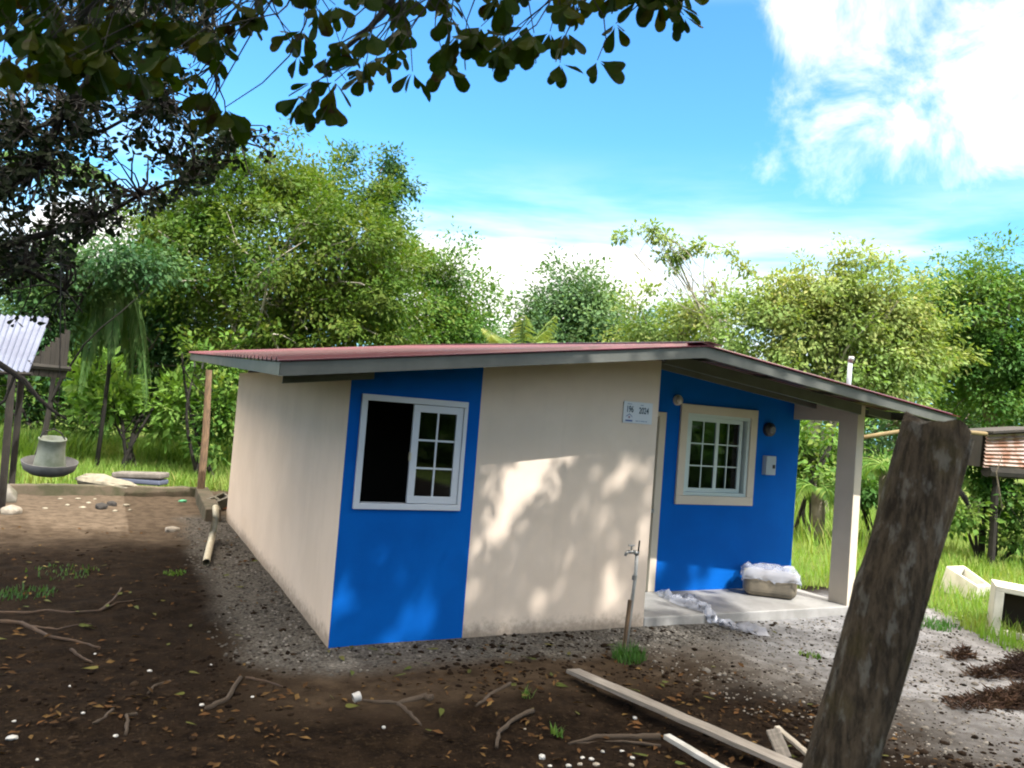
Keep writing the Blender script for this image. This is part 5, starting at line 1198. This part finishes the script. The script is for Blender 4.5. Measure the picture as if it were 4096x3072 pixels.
# high crowns above and behind the camera, whose shade falls on yard and wall
def shade_keep(gx_, gy_):
    nse = fbm(gx_, gy_, .75, 3); hole = fbm(gx_*1.7+31, gy_*.55+7, 1.6, 2)
    e = np.interp(gx_, [-8, -1.0, .3, .9, 1.15, 3.4, 4.4, 5.0, 9], [5.7, 5.7, 5.0, 1.7, .15, .25, -.2, -.7, -1.0])+.35*nse
    k = np.where(gy_ < e, .97, 0.0)
    part = (gy_ >= e) & (gy_ < 1.9) & (gx_ > .5) & (gx_ < 4.5)
    k = np.where(part, np.where(hole+.9*np.exp(-((gx_-1.45)/.75)**2)*np.clip((1.35-gy_)/-.5+1, 0, 1)*0-.75*np.exp(-((gx_-1.5)/.6)**2)*np.clip((gy_-.45)/.7, 0, 1) > -.12, .88, .02), k)
    right = (gx_ > 2.6) & (gy_ < e)
    k = np.where(right, np.where(hole > -.35, .9, .18), k)
    return k
def shade_crown(n, x0, x1, y0, y1, h0, h1):
    g_ = np.stack([rng.uniform(x0, x1, n), rng.uniform(y0, y1, n)], -1); h = rng.uniform(h0, h1, n)
    kp = rng.random(n) < shade_keep(g_[:, 0], g_[:, 1]); g_, h = g_[kp], h[kp]
    k = h/SUNV.z; P = np.stack([g_[:, 0]+SUNV.x*k, g_[:, 1]+SUNV.y*k, h], -1)
    return P[~in_frame(P)]
P = shade_crown(10500, -6, 9, -6, 2.2, 10.5, 14.5)
O = unit(rng.normal(0, 1, P.shape)); V, F = leaf_cloud(P, O, 3, .06, .22, .6, DIAMOND)
tag(mesh_np('crown', V, F, M['canopy_leaf'], NT_), kind='stuff')

# the tree at the left edge, smaller dark leaves --------------------------------
LT = thing('dark_leaved_tree', 'dark small leaved tree at the left edge in front of the bright trees', 'tree', tuple(P3(-520, 1600, 7.2)*np.array([1, 1, 0])))
lt = LT.location; tb = np.array([lt[0], lt[1], 0])
fk = P3(-330, 900, 7.2)
MB().tube([tb+np.array([0, 0, -.1]), (tb+fk)/2+np.array([.06, 0, 0]), fk], [.22, .17, .14], 12, jitter=.06).build('trunk', M['darkbark'], LT, smooth=True)
br = MB()
br.tube([fk, P3(-60, 800, 7.1), P3(150, 660, 7.0), P3(205, 560, 7.0), P3(262, 425, 7.0), P3(340, 340, 7.0), P3(420, 180, 7.1), P3(520, -60, 7.2)], [.10, .065, .042, .036, .034, .030, .022, .012], 8, jitter=.05)
br.tube([P3(240, 468, 7.0), P3(170, 500, 6.9), P3(95, 528, 6.9), P3(-40, 560, 6.8)], [.022, .018, .015, .012], 7)
br.tube([fk, P3(-200, 1200, 7.0), P3(-60, 1420, 6.9), P3(60, 1495, 6.9), P3(95, 1520, 6.9), P3(150, 1590, 6.9), P3(215, 1645, 6.9), P3(268, 1678, 6.9)], [.07, .05, .034, .026, .024, .019, .014, .007], 7, jitter=.05)
br.tube([P3(60, 1495, 6.9), P3(20, 1600, 6.85), P3(-40, 1650, 6.8)], [.014, .012, .01], 6)
br.tube([fk, P3(-40, 1000, 7.2), P3(200, 930, 7.3), P3(380, 880, 7.3), P3(560, 780, 7.3), P3(760, 700, 7.4), P3(960, 560, 7.5)], [.06, .045, .032, .024, .018, .012, .006], 7, jitter=.05)
br.tube([P3(205, 560, 7.0), P3(420, 520, 7.1), P3(640, 400, 7.2), P3(850, 260, 7.3)], [.02, .016, .011, .006], 6)
br.tube([P3(-60, 1000, 7.2), P3(100, 1080, 7.2), P3(260, 1160, 7.2), P3(330, 1250, 7.2)], [.03, .02, .012, .006], 6)
for g_ in ((-4.5, 1, 7.2), (-2.5, 0, 7.4), (-4.5, 3.5, 7.6), (-6, -1, 7)): br.tube(limb_path(fk, g_, 7, .08), [.09*(1-.8*i/7) for i in range(8)], 7, cap=False)
br.build('limb', M['darkbark'], LT, smooth=True)
bx_ = [-100, 0, 100, 200, 240, 330, 420, 520, 620, 700, 800, 900, 1000, 1100, 1130]
by_ = [1230, 1230, 1160, 1120, 1290, 1000, 950, 950, 880, 830, 780, 690, 640, 640, 500]
cl = []
tries = 0
while len(cl) < 920 and tries < 20000:
    tries += 1; u = random.uniform(-120, 1130); ybv = float(np.interp(u, bx_, by_)); v = random.uniform(-60, ybv-30)
    if u > 850 and v < 480+(u-850)*.15: continue
    nv = float(fbm(u/260., v/260., 1.0, 3)); 
    dn = .68+.7*nv
    if v > 600 and 60 < u < 420 and v < 800: dn *= .5
    if random.random() > dn: continue
    cl.append((u, v, random.uniform(6.4, 8.2)))
for (u, v) in ((1060, 600), (1085, 640), (1000, 700), (960, 660), (220, 1250), (235, 1180), (60, 1290), (120, 1260), (190, 1300), (20, 1180)): cl.append((u, v, 7.2))
C0 = np.array([P3(*c) for c in cl]); per = 8
lv_ = []; tw = MB()
nodes = [P3(262, 425, 7.0), P3(380, 880, 7.3), P3(560, 780, 7.3), P3(640, 400, 7.2), P3(100, 1080, 7.2), P3(760, 700, 7.4), P3(420, 180, 7.1), P3(95, 528, 6.9), P3(850, 260, 7.3), P3(150, 660, 7.0), P3(960, 560, 7.5), P3(260, 1160, 7.2)]
nodes = np.array(nodes)
for c0 in C0:
    st = nodes[np.argmin(np.linalg.norm(nodes-c0, axis=1))]; q = limb_path(st, c0, 4, .06); tw.tube(q, [.011, .009, .007, .005, .003], 4, cap=False)
    ax_ = unit(c0-st+np.array([0, 0, .05])); s1 = unit(np.cross(ax_, [.3, .2, 1.])); s2 = np.cross(ax_, s1); ph = random.uniform(0, 6)
    for j in range(per):
        a = ph+j*2.4; rad = s1*math.cos(a)+s2*math.sin(a); d = unit(ax_*.5+rad*.9+np.array([0, 0, -.25])+rng.normal(0, .2, 3)); lv_.append((c0-ax_*.02*j+d*.01, d, unit(rng.normal(0, .6, 3)+np.array([0, 0, .8])-CF*.5), random.uniform(.05, .10)))
tag(tw.build('twigs', M['darkbark'], LT), kind='stuff')
order = np.argsort([-a[3]/float((a[0]-CAM) @ CF) for a in lv_])
lvm = []
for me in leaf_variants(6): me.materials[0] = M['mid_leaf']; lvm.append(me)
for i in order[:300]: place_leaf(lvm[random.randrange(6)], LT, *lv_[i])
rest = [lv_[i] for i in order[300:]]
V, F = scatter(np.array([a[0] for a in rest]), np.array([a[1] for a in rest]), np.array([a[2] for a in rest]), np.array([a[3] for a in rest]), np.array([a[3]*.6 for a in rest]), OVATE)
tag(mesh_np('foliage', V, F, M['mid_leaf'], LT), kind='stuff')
P = shade_crown(9500, -7, 2, .5, 8.5, 6.2, 10.5)
O = unit(rng.normal(0, 1, P.shape)); V, F = leaf_cloud(P, O, 3, .06, .20, .6, DIAMOND)
tag(mesh_np('crown', V, F, M['canopy_leaf'], LT), kind='stuff')
